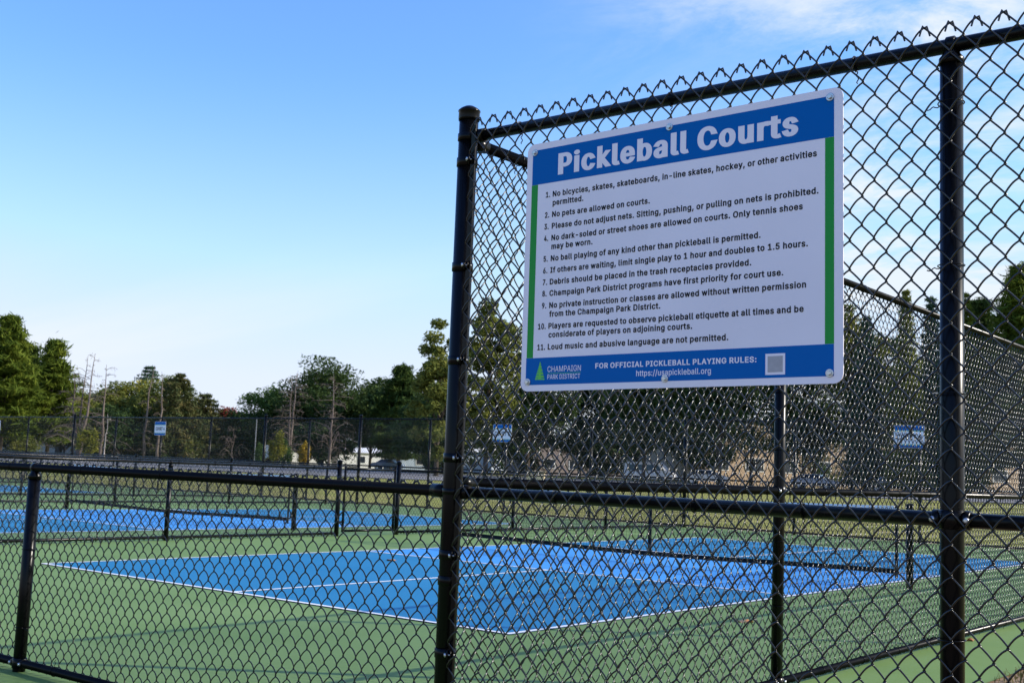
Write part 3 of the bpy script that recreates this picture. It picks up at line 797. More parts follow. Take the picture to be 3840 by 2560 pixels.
# ------------------------------------------------------------------ lettering
# outlines of a plain grotesque alphabet: character, advance width, closed contours in thousandths
GLYPHS = """, 188 38,-119;68,71;137,71;84,-119
- 453 337,244;337,188;114,188;114,244
. 188 95,-4;78,-1;63,9;53,24;50,41;53,59;63,73;78,83;95,87;113,83;128,73;138,59;141,41;138,24;128,9;113,-1
/ 249 235,533;71,-76;14,-76;178,533
0 453 227,-7;191,-4;159,7;130,24;105,48;85,77;69,113;57,155;50,202;48,254;50,306;57,353;69,395;85,431;106,461;130,484;159,502;191,512;227,516;262,512;294,502;323,484;348,461;368,431;384,395;396,353;403,306;405,254;403,202;396,155;384,113;368,77;348,48;323,24;295,7;263,-4/227,50;251,53;272,61;290,74;306,92;320,116;330,144;338,176;342,213;344,254;342,295;338,332;330,365;320,393;306,416;290,435;272,449;251,457;227,460;203,457;182,449;163,435;147,416;134,393;123,365;115,332;111,295;109,254;111,213;115,176;123,144;134,116;147,92;163,74;182,61;203,53
1 453 76,0;76,55;391,55;391,0/276,509;276,0;212,0;212,448;209,448;86,358;86,427;198,509
2 453 64,0;64,47;234,229;282,282;294,298;303,313;311,327;318,349;320,371;319,389;315,405;308,419;298,431;287,441;273,449;258,455;242,459;224,460;205,459;188,454;172,447;159,438;148,427;139,413;132,398;128,381;127,362;66,362;68,391;75,418;86,442;102,463;121,481;143,496;168,507;195,514;225,516;254,514;281,507;306,497;328,483;346,465;361,445;372,423;379,398;381,372;380,354;377,336;371,318;363,299;351,280;336,259;317,236;294,209;267,180;153,60;153,57;389,57;389,0
3 453 218,-7;188,-5;159,1;133,10;109,23;88,38;70,57;57,79;48,104;44,132;109,132;112,115;118,100;126,87;137,76;150,66;165,59;182,54;200,51;219,50;239,51;257,55;275,61;291,69;304,80;315,93;323,108;327,125;329,145;328,163;323,180;316,196;305,211;292,223;275,234;254,242;229,246;201,248;157,248;157,299;288,448;288,452;70,452;70,509;372,509;372,461;211,278;211,289;247,290;279,286;308,276;333,262;354,244;371,222;383,198;391,172;393,145;390,116;383,90;370,66;353,45;333,27;309,12;281,2;251,-5
4 453 40,105;40,158;247,509;311,509;109,166;109,163;413,163;413,105/282,0;282,121;282,146;282,318;343,318;343,0
5 453 221,-7;192,-5;165,1;140,11;118,24;99,41;83,60;71,82;63,105;60,130;122,130;127,108;138,89;148,78;160,68;173,60;188,54;204,51;221,50;241,52;259,56;276,64;291,75;304,88;314,104;322,122;326,141;328,162;326,183;322,203;314,221;303,237;290,251;275,262;257,270;238,275;218,277;201,276;184,273;167,268;145,258;128,246;67,253;96,509;366,509;366,452;151,452;134,301;136,301;148,310;162,318;178,325;194,330;211,333;229,334;252,332;274,328;294,321;313,312;330,300;345,285;358,269;370,251;379,231;386,210;390,187;391,163;389,131;381,102;369,76;352,52;332,32;309,15;282,3;253,-4
6 453 226,-7;196,-5;168,3;142,15;119,31;100,51;84,74;73,101;66,130;64,162;66,187;71,212;80,239;94,268;113,302;137,340;252,509;322,509;151,261;145,261;154,275;165,288;179,299;196,307;214,312;235,314;265,312;292,306;316,295;337,280;355,262;370,240;380,215;387,187;389,157;387,126;380,98;368,73;352,50;333,30;310,14;285,2;257,-5/226,48;245,50;263,55;279,63;293,73;305,86;314,101;321,118;326,137;327,157;326,177;321,196;314,213;305,228;293,241;279,251;263,259;245,264;226,265;207,264;190,259;174,252;160,242;148,229;138,214;131,197;126,178;125,158;126,138;131,119;138,102;148,86;160,73;174,63;190,55;207,50
7 453 97,0;323,448;323,452;62,452;62,509;391,509;391,449;165,0
8 453 226,-7;193,-5;163,1;136,11;111,25;91,42;74,62;62,84;54,109;52,135;53,156;58,176;65,195;75,212;87,228;101,241;117,252;134,260;153,265;153,267;130,276;110,289;93,308;80,330;73,354;70,380;72,405;79,428;90,450;105,469;124,485;146,498;170,508;197,514;226,516;255,514;282,508;306,498;328,485;346,469;361,450;373,428;380,405;382,380;379,354;372,330;359,308;343,289;323,276;300,267;300,265;318,260;335,252;351,241;365,228;377,212;387,195;395,176;399,156;401,135;398,109;391,84;378,62;362,42;341,25;317,11;289,1;259,-5/226,49;248,50;267,54;285,60;300,69;313,79;323,91;331,106;335,122;337,139;335,157;330,174;322,189;312,202;299,213;283,223;265,230;246,234;226,235;206,234;187,230;169,223;153,213;140,202;130,189;122,174;117,157;115,139;117,122;121,106;129,91;139,79;152,69;167,60;185,54;205,50/226,290;243,291;259,294;274,300;293,313;307,330;314,344;318,359;319,376;318,392;314,407;308,420;294,437;275,449;260,455;244,459;226,460;208,459;192,455;177,449;158,437;145,420;138,407;134,392;133,376;134,359;138,344;145,330;158,313;178,300;193,294;209,291
9 453 226,516;257,513;285,506;310,494;333,478;352,458;368,434;380,408;387,379;389,347;387,322;382,297;373,270;359,241;340,207;315,168;200,0;130,0;301,248;307,248;299,234;287,221;274,210;257,202;238,197;218,195;188,197;161,203;137,214;116,229;98,247;83,269;72,294;66,321;64,352;66,383;73,411;85,436;101,459;120,478;143,494;168,506;196,513/226,460;207,459;190,454;174,446;160,436;148,423;138,407;131,390;127,372;125,352;127,331;131,312;138,295;148,280;160,267;174,257;190,249;207,245;226,243;245,245;263,249;279,257;293,267;305,280;314,295;321,312;326,330;327,350;326,371;321,390;314,407;305,423;293,436;279,446;263,454;245,459
: 188 95,-4;78,-1;63,9;53,24;50,41;53,59;63,73;78,83;95,87;113,83;128,73;138,59;141,41;138,24;128,9;113,-1/95,271;78,274;63,284;53,299;50,316;53,334;63,349;78,358;95,362;113,358;128,349;138,334;141,316;138,299;128,284;113,274
A 480 16,0;201,509;276,509;463,0;395,0;287,302;264,372;232,478;245,478;213,371;191,302;85,0/110,142;110,199;370,199;370,142
B 456 60,0;60,509;241,509;274,507;304,501;329,491;350,477;367,461;381,442;390,421;396,398;398,374;397,353;393,335;387,320;378,307;368,295;356,286;343,278;330,272;315,267;315,262;331,259;347,254;363,245;378,234;391,220;402,203;411,184;416,161;418,136;416,111;410,88;400,67;386,48;367,31;344,18;317,8;284,2;247,0/125,57;245,57;281,60;309,67;330,80;344,96;352,115;355,137;354,154;349,169;342,184;332,197;320,208;306,218;289,225;270,230;248,231;125,231/125,285;238,285;256,286;273,290;288,296;302,304;314,314;323,326;330,340;335,355;336,372;333,394;326,413;313,429;294,442;270,449;240,452;125,452
C 510 267,-7;225,-3;186,7;150,25;118,49;92,79;70,115;53,157;43,203;40,254;43,305;53,352;70,393;92,429;118,459;150,484;186,502;225,512;267,516;292,515;317,511;340,504;362,496;383,485;402,471;419,456;435,438;448,418;459,397;467,373;473,348;408,348;403,365;397,381;389,395;380,407;369,418;357,428;344,437;330,444;315,449;300,453;284,455;267,456;237,453;209,445;184,432;161,414;141,392;125,364;113,332;106,295;103,254;106,213;113,177;125,145;141,117;161,94;184,76;210,63;237,56;267,53;284,54;300,56;315,60;330,65;344,72;357,81;369,91;380,102;389,114;397,128;403,144;408,160;473,160;467,135;459,112;448,91;435,71;420,53;402,38;383,24;363,13;341,5;317,-2;293,-6
D 502 219,0;96,0;96,57;215,57;254,60;288,68;318,81;343,99;363,122;379,149;390,181;397,216;399,255;397,294;390,329;379,361;364,388;344,410;320,428;291,441;258,449;221,452;93,452;93,509;225,509;272,506;315,495;353,478;385,455;412,426;433,391;449,351;459,305;462,255;459,205;449,159;433,119;411,84;384,54;351,31;312,14;268,3/125,509;125,0;60,0;60,509
E 419 60,0;60,509;372,509;372,452;125,452;125,286;355,286;355,229;125,229;125,57;375,57;375,0
F 410 60,0;60,509;369,509;369,452;125,452;125,278;346,278;346,221;125,221;125,0
G 520 269,-7;225,-3;185,7;149,25;117,49;91,80;69,116;53,157;43,203;40,254;43,305;53,352;69,393;91,429;117,459;149,484;184,502;223,512;265,516;291,515;316,511;340,504;363,495;384,483;403,469;421,453;436,436;449,416;460,395;468,373;474,349;408,349;402,365;395,379;387,393;378,405;368,417;356,427;343,436;330,443;315,448;299,452;283,455;265,456;236,453;209,445;183,432;160,414;141,392;125,364;113,332;106,295;103,254;106,213;113,177;125,145;141,117;161,94;184,76;210,63;238,56;269,53;296,55;322,61;345,71;365,85;382,102;396,123;407,147;413,173;415,202;434,199;283,199;283,256;478,256;478,200;475,160;466,124;451,91;431,62;406,38;377,19;344,5;308,-4
H 517 60,0;60,509;125,509;125,289;392,289;392,509;457,509;457,0;392,0;392,232;125,232;125,0
I 301 31,0;31,57;118,57;118,452;31,452;31,509;269,509;269,452;183,452;183,57;269,57;269,0
K 467 104,145;104,216;139,261;174,303;212,344;364,509;448,509;231,276;228,276/60,0;60,509;125,509;125,334;124,225;125,193;125,0/372,0;188,259;228,309;449,0
L 393 60,0;60,509;125,509;125,57;361,57;361,0
M 628 60,0;60,509;152,509;277,187;287,159;299,123;311,84;322,49;307,49;318,83;330,121;342,158;352,187;476,509;568,509;568,0;504,0;504,291;504,327;505,369;506,413;507,457;513,457;498,409;482,363;467,322;456,291;342,0;286,0;170,291;159,321;145,361;129,408;112,457;119,457;120,416;121,372;122,328;122,291;122,0
N 523 60,0;60,509;136,509;343,183;363,151;388,107;414,55;405,54;401,108;399,157;399,195;399,509;463,509;463,0;387,0;202,290;177,331;148,381;108,452;119,454;122,384;124,328;125,291;125,0
O 533 267,-7;225,-3;186,7;150,25;119,49;92,79;70,115;53,157;43,203;40,254;43,305;53,352;70,393;92,429;119,459;150,484;186,502;225,512;267,516;309,512;348,502;384,484;415,459;442,429;464,393;480,352;490,305;493,254;490,203;480,157;464,115;442,79;415,49;384,25;348,7;309,-3/267,53;296,56;324,63;349,76;372,94;392,116;408,144;420,176;428,213;430,254;428,296;420,333;408,365;392,392;372,415;349,433;324,446;296,453;267,456;237,453;210,446;184,433;161,415;141,392;125,364;113,332;106,295;103,254;106,213;113,176;125,144;141,117;161,94;184,76;210,63;237,56
P 445 60,0;60,509;235,509;272,507;304,499;332,487;356,471;375,452;390,430;400,404;407,377;409,348;407,318;400,291;390,265;375,243;356,223;332,207;304,195;272,188;235,186;109,186;109,242;233,242;258,244;279,248;297,256;312,266;324,279;333,294;339,311;343,329;344,348;343,367;339,385;333,402;324,416;312,429;297,439;279,446;257,451;232,452;125,452;125,0
R 449 60,0;60,509;236,509;273,507;305,500;333,489;357,474;376,455;390,433;401,408;407,381;409,352;407,323;401,296;390,271;376,250;357,232;333,217;305,206;273,200;236,198;96,198;96,255;234,255;258,256;280,260;298,267;313,276;325,287;334,300;340,316;344,333;345,352;344,371;340,389;334,405;325,419;313,430;298,440;279,447;258,451;233,452;125,452;125,0/353,0;230,229;303,229;428,0
S 447 224,-9;189,-7;157,-1;128,9;102,23;81,40;64,60;51,83;42,109;38,137;104,137;107,118;114,102;123,88;135,76;150,66;166,59;184,53;204,50;224,49;246,50;267,54;286,60;303,69;317,79;329,92;338,106;344,122;346,139;342,161;332,179;316,193;296,205;245,222;184,239;145,253;112,269;86,289;67,313;56,341;52,372;55,400;62,425;75,448;92,468;113,484;138,498;165,508;195,514;227,516;259,514;289,508;316,498;340,484;360,468;377,449;390,427;398,403;401,378;337,378;332,401;320,421;302,437;280,449;254,456;225,459;204,458;185,454;167,448;152,440;139,430;129,418;119,398;115,376;119,352;131,334;142,324;155,315;169,308;212,293;264,279;312,264;328,256;344,248;359,238;372,226;384,213;395,198;402,180;407,161;408,139;406,112;398,87;386,64;370,43;349,25;323,11;294,0;261,-7
T 449 32,452;32,509;417,509;417,452;257,452;257,0;193,0;193,452
U 517 259,-8;221,-5;186,2;154,15;126,33;103,55;85,80;71,108;63,139;60,173;60,509;124,509;124,178;126,155;132,133;141,113;153,95;169,80;187,68;208,59;232,54;259,52;286,54;310,59;331,68;349,80;365,95;377,113;386,133;391,155;393,178;393,509;457,509;457,173;454,139;446,108;433,80;414,55;391,33;363,15;332,2;297,-5
Y 472 203,0;203,208;16,509;91,509;192,344;222,292;250,230;224,230;233,254;242,275;251,293;280,344;381,509;455,509;268,208;268,0
a 389 160,-9;137,-7;115,-3;94,5;76,15;61,29;48,45;38,63;32,84;30,108;32,128;36,146;43,161;53,174;64,184;78,193;93,200;108,206;125,211;178,220;234,227;252,230;265,235;273,243;276,255;276,257;274,278;267,297;256,311;240,322;220,329;196,331;179,330;163,327;149,322;132,313;118,301;108,288;100,274;41,291;51,312;64,331;79,346;96,358;114,368;133,375;153,380;173,383;194,384;208,384;223,382;239,379;255,375;271,369;286,360;300,350;312,336;322,320;330,301;335,278;337,251;337,0;277,0;277,52;272,52;264,38;252,25;236,12;215,1;199,-4;181,-8/170,45;192,47;211,51;228,59;242,69;254,80;263,93;270,107;274,122;276,138;276,190;270,186;259,182;231,176;200,171;175,168;134,159;117,150;103,139;95,124;92,105;94,87;102,72;114,60;130,52;149,47
b 424 229,-8;207,-7;188,-3;172,4;153,17;138,31;118,59;112,59;112,0;53,0;53,509;114,509;114,319;118,319;137,346;152,360;171,373;187,379;207,383;229,384;260,381;288,374;313,361;335,343;354,320;370,293;381,262;388,227;390,189;388,151;381,116;370,84;354,57;335,34;313,16;288,3;260,-5/220,47;242,49;262,55;279,66;294,80;306,97;316,117;323,139;327,163;328,189;327,215;323,239;316,261;307,281;295,297;280,311;263,322;243,328;220,330;198,328;178,322;161,312;146,299;134,282;125,263;118,241;114,216;113,189;114,162;118,137;125,115;135,95;147,79;162,65;179,55;198,49
c 396 207,-8;174,-5;144,3;117,16;93,35;73,58;56,85;44,116;36,150;34,187;36,225;44,260;56,291;73,318;93,341;117,360;144,373;174,381;207,384;225,383;243,381;260,377;276,371;291,364;305,356;318,346;330,335;340,322;349,308;356,293;362,277;303,262;298,276;290,289;281,301;270,311;257,319;242,325;226,329;207,330;183,328;163,321;145,310;130,296;118,278;108,258;101,236;97,212;96,187;97,163;101,139;108,117;118,97;130,80;145,66;163,55;183,48;207,46;226,48;243,52;258,58;271,66;282,76;292,89;304,117;363,102;357,86;350,70;341,56;331,43;319,32;306,21;292,12;277,5;261,-1;244,-5;226,-7
d 424 195,-8;165,-5;137,3;111,16;89,34;70,57;55,84;43,116;36,151;34,189;36,227;43,262;55,293;71,320;90,343;112,361;137,374;165,381;196,384;218,383;237,379;253,373;273,360;287,346;298,332;306,319;311,319;311,509;372,509;372,0;313,0;313,59;307,59;287,31;272,17;252,4;236,-3;217,-7/205,47;226,49;246,55;263,65;278,79;290,95;299,115;306,137;311,162;312,189;311,216;307,241;300,263;290,282;278,299;263,312;246,322;227,328;205,330;182,328;162,322;145,311;130,297;118,281;108,261;101,239;97,215;96,189;97,163;102,139;109,117;118,97;130,80;145,66;162,55;182,49
e 404 212,-8;177,-5;145,3;117,16;92,35;72,58;56,85;44,116;36,150;34,187;36,224;43,259;55,290;71,317;91,340;115,359;142,373;172,381;205,384;226,383;246,380;266,374;285,366;302,355;319,341;334,324;347,305;357,282;365,256;369,227;371,194;371,169;75,169;75,221;338,221;310,202;309,226;305,248;298,269;289,287;277,302;263,314;246,323;227,328;205,330;183,328;164,323;146,313;131,301;119,287;109,270;102,251;97,231;96,211;96,178;98,151;102,127;110,106;121,88;135,73;151,61;169,53;190,48;212,46;234,48;254,53;271,61;285,73;297,88;306,105;365,91;358,72;348,55;335,39;320,25;302,14;283,4;261,-3;237,-7
f 254 228,379;228,327;6,327;6,379/81,0;81,432;83,452;88,470;96,486;107,499;120,510;135,519;152,525;169,529;187,530;222,527;243,521;227,468;215,472;195,474;171,470;154,460;145,443;142,419;142,0
g 425 207,-151;180,-150;156,-146;134,-140;114,-132;97,-122;82,-110;70,-97;59,-84;51,-69;101,-41;122,-66;136,-78;154,-88;169,-93;187,-96;207,-97;236,-95;261,-87;282,-75;298,-57;308,-34;311,-6;311,68;306,68;287,41;272,28;252,16;236,10;217,6;195,5;165,7;138,15;113,27;90,43;71,64;55,90;43,120;36,154;34,191;36,228;43,262;55,293;71,320;90,343;112,361;138,374;166,381;196,384;218,383;237,379;253,373;273,360;288,346;308,319;313,319;313,379;372,379;372,-9;370,-40;362,-67;350,-90;334,-109;314,-124;291,-136;265,-144;237,-149/205,59;227,61;247,66;264,75;279,87;291,103;300,121;307,142;311,166;312,193;311,219;307,242;300,264;291,283;279,299;264,312;247,322;227,328;205,330;182,328;162,322;145,312;130,298;118,281;109,262;102,241;97,218;96,193;97,167;102,144;109,123;118,104;130,89;145,76;163,67;183,61
h 410 114,227;114,0;53,0;53,509;114,509;114,287;102,287;116,319;132,344;152,362;175,374;200,382;227,384;252,382;275,377;295,369;313,356;329,340;341,321;350,298;355,271;357,240;357,0;296,0;296,235;293,263;286,286;273,304;256,318;235,326;210,329;192,328;176,324;161,317;147,308;136,297;126,283;119,266;115,248
i 167 53,0;53,379;114,379;114,0/84,443;68,446;54,455;44,468;41,483;44,499;54,512;68,521;84,524;100,521;114,512;123,499;126,483;123,468;114,455;100,446
j 167 53,379;114,379;114,-30;113,-52;109,-72;102,-90;92,-106;80,-119;65,-129;47,-137;27,-141;4,-143;-10,-143;-10,-87;2,-87;25,-83;40,-72;50,-54;53,-29/83,443;67,446;53,455;44,468;41,483;44,499;53,512;67,521;83,524;100,521;114,512;123,499;126,483;123,468;114,455;100,446
k 381 110,137;110,212;121,212;284,379;360,379;184,199;177,199/53,0;53,509;114,509;114,0/294,0;148,186;191,229;372,0
l 189 139,-2;112,0;91,8;74,20;62,37;55,59;53,84;53,509;114,509;114,99;116,76;120,62;130,54;146,52;160,53;170,54;181,3;162,-1
m 610 53,0;53,379;112,379;112,295;108,295;114,314;122,331;132,346;144,358;158,368;172,376;187,382;203,385;219,386;245,383;268,375;287,361;303,342;314,320;321,295;312,295;318,312;326,328;337,343;350,356;365,366;381,375;398,381;417,385;437,386;458,384;478,380;497,372;514,361;529,346;541,328;550,307;555,283;557,255;557,0;496,0;496,254;493,279;486,298;473,313;456,323;438,328;419,330;403,329;388,326;374,320;358,307;345,290;338,270;335,247;335,0;274,0;274,260;272,280;265,297;253,311;238,322;220,328;199,330;178,328;158,320;140,307;126,289;119,274;115,257;114,238;114,0
n 410 114,227;114,0;53,0;53,379;112,379;112,287;102,287;116,319;132,344;152,362;175,374;200,382;227,384;252,382;275,377;295,369;313,356;328,340;341,321;350,298;355,271;357,240;357,0;296,0;296,235;293,263;286,286;273,304;256,318;235,326;210,329;192,328;176,324;161,317;147,308;136,297;126,283;119,266;115,248
o 415 207,-8;174,-5;144,3;117,16;93,35;73,58;56,85;44,116;36,150;34,187;36,225;44,260;56,291;73,318;93,341;117,360;144,373;174,381;207,384;241,381;271,373;299,360;323,341;343,318;359,291;371,260;379,225;381,187;379,150;371,116;359,85;343,58;323,35;299,16;271,3;241,-5/207,46;231,48;252,55;270,66;285,80;298,97;307,117;314,139;318,163;319,187;318,212;314,236;307,258;298,278;285,296;270,310;252,321;231,328;207,330;183,328;163,321;145,310;130,296;118,278;108,258;101,236;97,212;96,187;97,163;101,139;108,117;118,97;130,80;145,66;163,55;183,48
p 424 53,-143;53,379;112,379;112,319;118,319;137,346;152,360;171,373;187,379;207,383;229,384;260,381;288,374;313,361;335,343;354,320;370,293;381,262;388,227;390,189;388,151;381,116;370,84;354,57;335,34;313,16;288,3;260,-5;229,-8;207,-7;189,-3;173,4;153,17;138,31;118,59;114,59;114,-143/220,47;242,49;262,55;279,66;294,80;306,97;316,117;323,139;327,163;328,189;327,215;323,239;316,261;307,281;295,297;280,311;263,322;243,328;220,330;198,328;178,322;161,312;146,299;134,282;125,263;118,241;114,216;113,189;114,162;118,137;125,115;135,95;147,79;162,65;179,55;198,49
q 424 372,-143;311,-143;311,59;306,59;287,31;272,17;252,4;236,-3;217,-7;195,-8;165,-5;137,3;111,16;89,34;70,57;55,84;43,116;36,151;34,189;36,227;43,262;55,293;71,320;90,343;112,361;137,374;165,381;196,384;218,383;237,379;253,373;273,360;287,346;307,319;313,319;313,379;372,379/205,47;226,49;246,55;263,65;278,79;290,95;299,115;306,137;311,162;312,189;311,216;307,241;300,263;290,282;278,299;263,312;246,322;227,328;205,330;182,328;162,322;145,311;130,297;118,281;108,261;101,239;97,215;96,189;97,163;102,139;109,117;118,97;130,80;145,66;162,55;182,49
r 259 53,0;53,379;112,379;112,321;115,321;124,339;136,354;152,367;171,377;191,383;213,385;229,384;243,384;243,322;230,324;207,326;190,325;174,321;159,315;146,306;135,296;126,284;119,270;115,254;114,237;114,0
s 365 182,-8;157,-7;134,-3;112,3;93,12;76,24;62,38;50,54;42,73;36,94;94,107;101,88;111,72;124,60;140,52;159,47;181,45;206,47;227,53;244,62;257,74;265,88;268,103;264,121;254,136;243,144;229,150;212,155;149,170;118,180;92,192;72,208;58,227;50,249;47,274;49,295;55,314;65,332;79,347;95,360;115,370;137,378;161,383;187,384;212,383;234,379;254,372;271,363;286,352;299,339;309,324;318,308;324,290;268,277;262,291;254,304;243,316;228,325;210,331;187,333;166,331;147,326;131,317;119,305;111,292;109,277;113,258;124,243;136,235;152,229;172,223;229,209;261,199;287,187;306,171;320,153;328,131;331,107;329,85;323,65;312,47;298,31;281,17;260,6;236,-2;210,-6
t 227 204,379;204,327;6,327;6,379/65,471;126,471;126,98;128,76;136,61;150,53;170,50;185,51;202,54;213,2;192,-3;168,-4;138,-1;113,7;92,21;77,40;68,64;65,93
u 410 182,-5;158,-3;135,2;115,11;97,23;81,39;69,59;60,82;55,109;53,139;53,379;114,379;114,144;116,116;124,93;137,75;154,61;175,53;200,50;218,51;234,55;249,62;263,71;274,83;283,97;290,113;295,132;296,153;296,379;357,379;357,0;298,0;298,92;307,92;294,60;277,35;257,17;234,5;209,-3
v 389 163,0;17,379;84,379;165,155;187,87;206,21;184,21;203,87;224,155;305,379;371,379;226,0
w 567 138,0;23,379;87,379;133,214;154,137;175,41;165,41;186,135;206,214;252,379;316,379;362,214;382,136;402,41;391,41;413,135;434,214;480,379;545,379;429,0;368,0;319,172;305,225;291,280;277,338;291,338;277,280;263,225;248,172;199,0
y 389 47,-139;61,-86;71,-87;88,-90;104,-89;118,-84;130,-74;141,-58;151,-36;163,-1;17,379;84,379;165,155;187,87;206,21;184,21;202,87;224,155;305,379;371,379;204,-58;196,-77;187,-93;177,-107;165,-119;153,-128;139,-136;124,-141;108,-144;91,-145;65,-143
  188 """

GL = {}
for ln in GLYPHS.split('\n'):
    ch = ln[0]; adv, _, cs = ln[2:].partition(' ')
    GL[ch] = (float(adv), [[tuple(float(k) for k in p.split(',')) for p in c_.split(';')] for c_ in cs.split('/') if c_])


_gc = {}


def glyph(ch, w_, wide):
    """one letter as triangles: contours fattened by w_, filled where the winding number says ink"""
    if (ch, w_, wide) in _gc: return _gc[(ch, w_, wide)]
    conts = []
    for P in GL[ch][1]:
        P = np.array(P)*np.array([wide, 1])/1000
        keep = np.linalg.norm(P-np.roll(P, 1, 0), axis=1) > 1e-4
        conts.append(P[keep])
    area = lambda P: .5*np.sum(P[:, 0]*np.roll(P[:, 1], -1)-np.roll(P[:, 0], -1)*P[:, 1])
    sg_ = np.sign(max((area(P) for P in conts), key=abs))
    out = []
    for P in conts:
        e = np.roll(P, -1, 0)-P; e /= np.linalg.norm(e, axis=1)[:, None]
        nr = np.stack([e[:, 1], -e[:, 0]], -1)*sg_; np_ = np.roll(nr, 1, 0)
        mm_ = nr+np_; d_ = np.maximum(1+np.sum(nr*np_, 1), .55)
        out.append(P+np.array([w_, w_*(.42 if w_ > .04 else .72)])*mm_/d_[:, None])
    vs, es = [], []
    for P in out:
        n0 = len(vs); vs += [Vector(p) for p in P]; es += [(n0+i, n0+(i+1) % len(P)) for i in range(len(P))]
    r_ = delaunay_2d_cdt(vs, es, [], 0, 1e-6)
    V_ = np.array([tuple(v) for v in r_[0]]); F_ = np.array([f for f in r_[2]])
    c_ = V_[F_].mean(1); wn = np.zeros(len(c_))
    for P in out:
        A, B_ = P, np.roll(P, -1, 0)
        y = c_[:, 1][:, None]; x = c_[:, 0][:, None]
        cr_ = (B_[:, 0]-A[:, 0])*(y-A[:, 1])-(x-A[:, 0])*(B_[:, 1]-A[:, 1])
        wn += np.sum((A[:, 1] <= y) & (B_[:, 1] > y) & (cr_ > 0), 1)
        wn -= np.sum((A[:, 1] > y) & (B_[:, 1] <= y) & (cr_ < 0), 1)
    F_ = F_[wn*sg_ > 0]
    _gc[(ch, w_, wide)] = (V_, F_)
    return V_, F_


def text_mesh(body, x, z, width, cap, weight, widen=1.0, gap=1.05):
    """flat letters: baseline start at (x, z), stretched to the measured width and cap height"""
    hv = glyph('H', weight, widen)[0]; capu, basu = hv[:, 1].max(), hv[:, 1].min()
    pen = 0.0; Vs, Fs, n_ = [], [], 0
    for c_ in body:
        if c_ != ' ':
            v_, f_ = glyph(c_, weight, widen)
            Vs.append(v_+np.array([pen, 0])); Fs.append(f_+n_); n_ += len(v_)
        pen += widen*GL[c_][0]/1000+2*weight*(gap if c_ != ' ' else .3)
    v = np.concatenate(Vs); f = np.concatenate(Fs)
    used = np.unique(f)
    x0, x1 = v[used, 0].min(), v[used, 0].max()
    sx = width/(x1-x0); sz = cap/(capu-basu)
    o = np.stack([(v[:, 0]-x0)*sx+x, np.zeros(len(v)), (v[:, 1]-basu)*sz+z], -1)
    a_, b_, c_ = o[f[:, 0]], o[f[:, 1]], o[f[:, 2]]
    flip = np.cross(b_-a_, c_-a_)[:, 1] > 0
    f[flip] = f[flip][:, ::-1]
    return fast_mesh('lettering', o, f)


def plate(x0, z0, x1, z1, r, y0, y1, n=8):
    q = MB(); P = []
    for cx_, cz_, a0 in ((x1-r, z1-r, 0), (x0+r, z1-r, 90), (x0+r, z0+r, 180), (x1-r, z0+r, 270)):
        for i in range(n+1):
            t = R(a0+90*i/n); P.append((cx_+r*math.cos(t), cz_+r*math.sin(t)))
    k = len(P)
    v = [(x, y0, z) for x, z in P]+[(x, y1, z) for x, z in P]
    f = [tuple(range(k-1, -1, -1)), tuple(range(k, 2*k))]+[(i, (i+1) % k, k+(i+1) % k, k+i) for i in range(k)]
    q.add(v, f); return q


def rectq(x0, z0, x1, z1, y):
    q = MB(); q.quad((x0, y, z0), (x1, y, z0), (x1, y, z1), (x0, y, z1)); return q


def bolt(parent, x, z, y, r=.0125):
    w_ = MB(); w_.tube([(x, y, z), (x, y-.0022, z), (x, y-.0030, z)], [r, r, r*.9], 20)
    o = flat_smooth(w_.build('bolt', M_STEEL, parent))
    h = MB(); h.tube([(x, y-.0028, z), (x, y-.0080, z), (x, y-.0090, z)], [r*.62, r*.62, r*.5], 6); h.build('bolt_head', M_STEEL, o)


sg = thing('rules_sign', 'white and blue Pickleball Courts rules sign bolted to the tall front fence', 'sign', (8.655, -3.2335, 1.4095), 0)
sg.rotation_euler = (0, R(-.55), 0)
YF = -.0030
panel = plate(0, 0, 1.192, .893, .030, YF, 0).build('sign_panel', M_SIGNW, sg)
rectq(.0240, .7415, 1.1640, .8690, YF-.0004).build('header_band', M_SIGNB, panel)
rectq(.0215, .0220, 1.1635, .1170, YF-.0004).build('footer_band', M_SIGNB, panel)
rectq(.0232, .1175, .0510, .7410, YF-.0004).build('side_bar', M_SIGNG, panel)
rectq(1.1355, .1175, 1.1640, .7410, YF-.0004).build('side_bar', M_SIGNG, panel)
YT = YF-.0009


def put(body, x, z, width, cap, weight, mt, name='lettering', widen=1.0, gap=1.05):
    return link(name, text_mesh(body, x, z, width, cap, weight, widen=widen, gap=gap), mt, sg, (0, YT, 0))


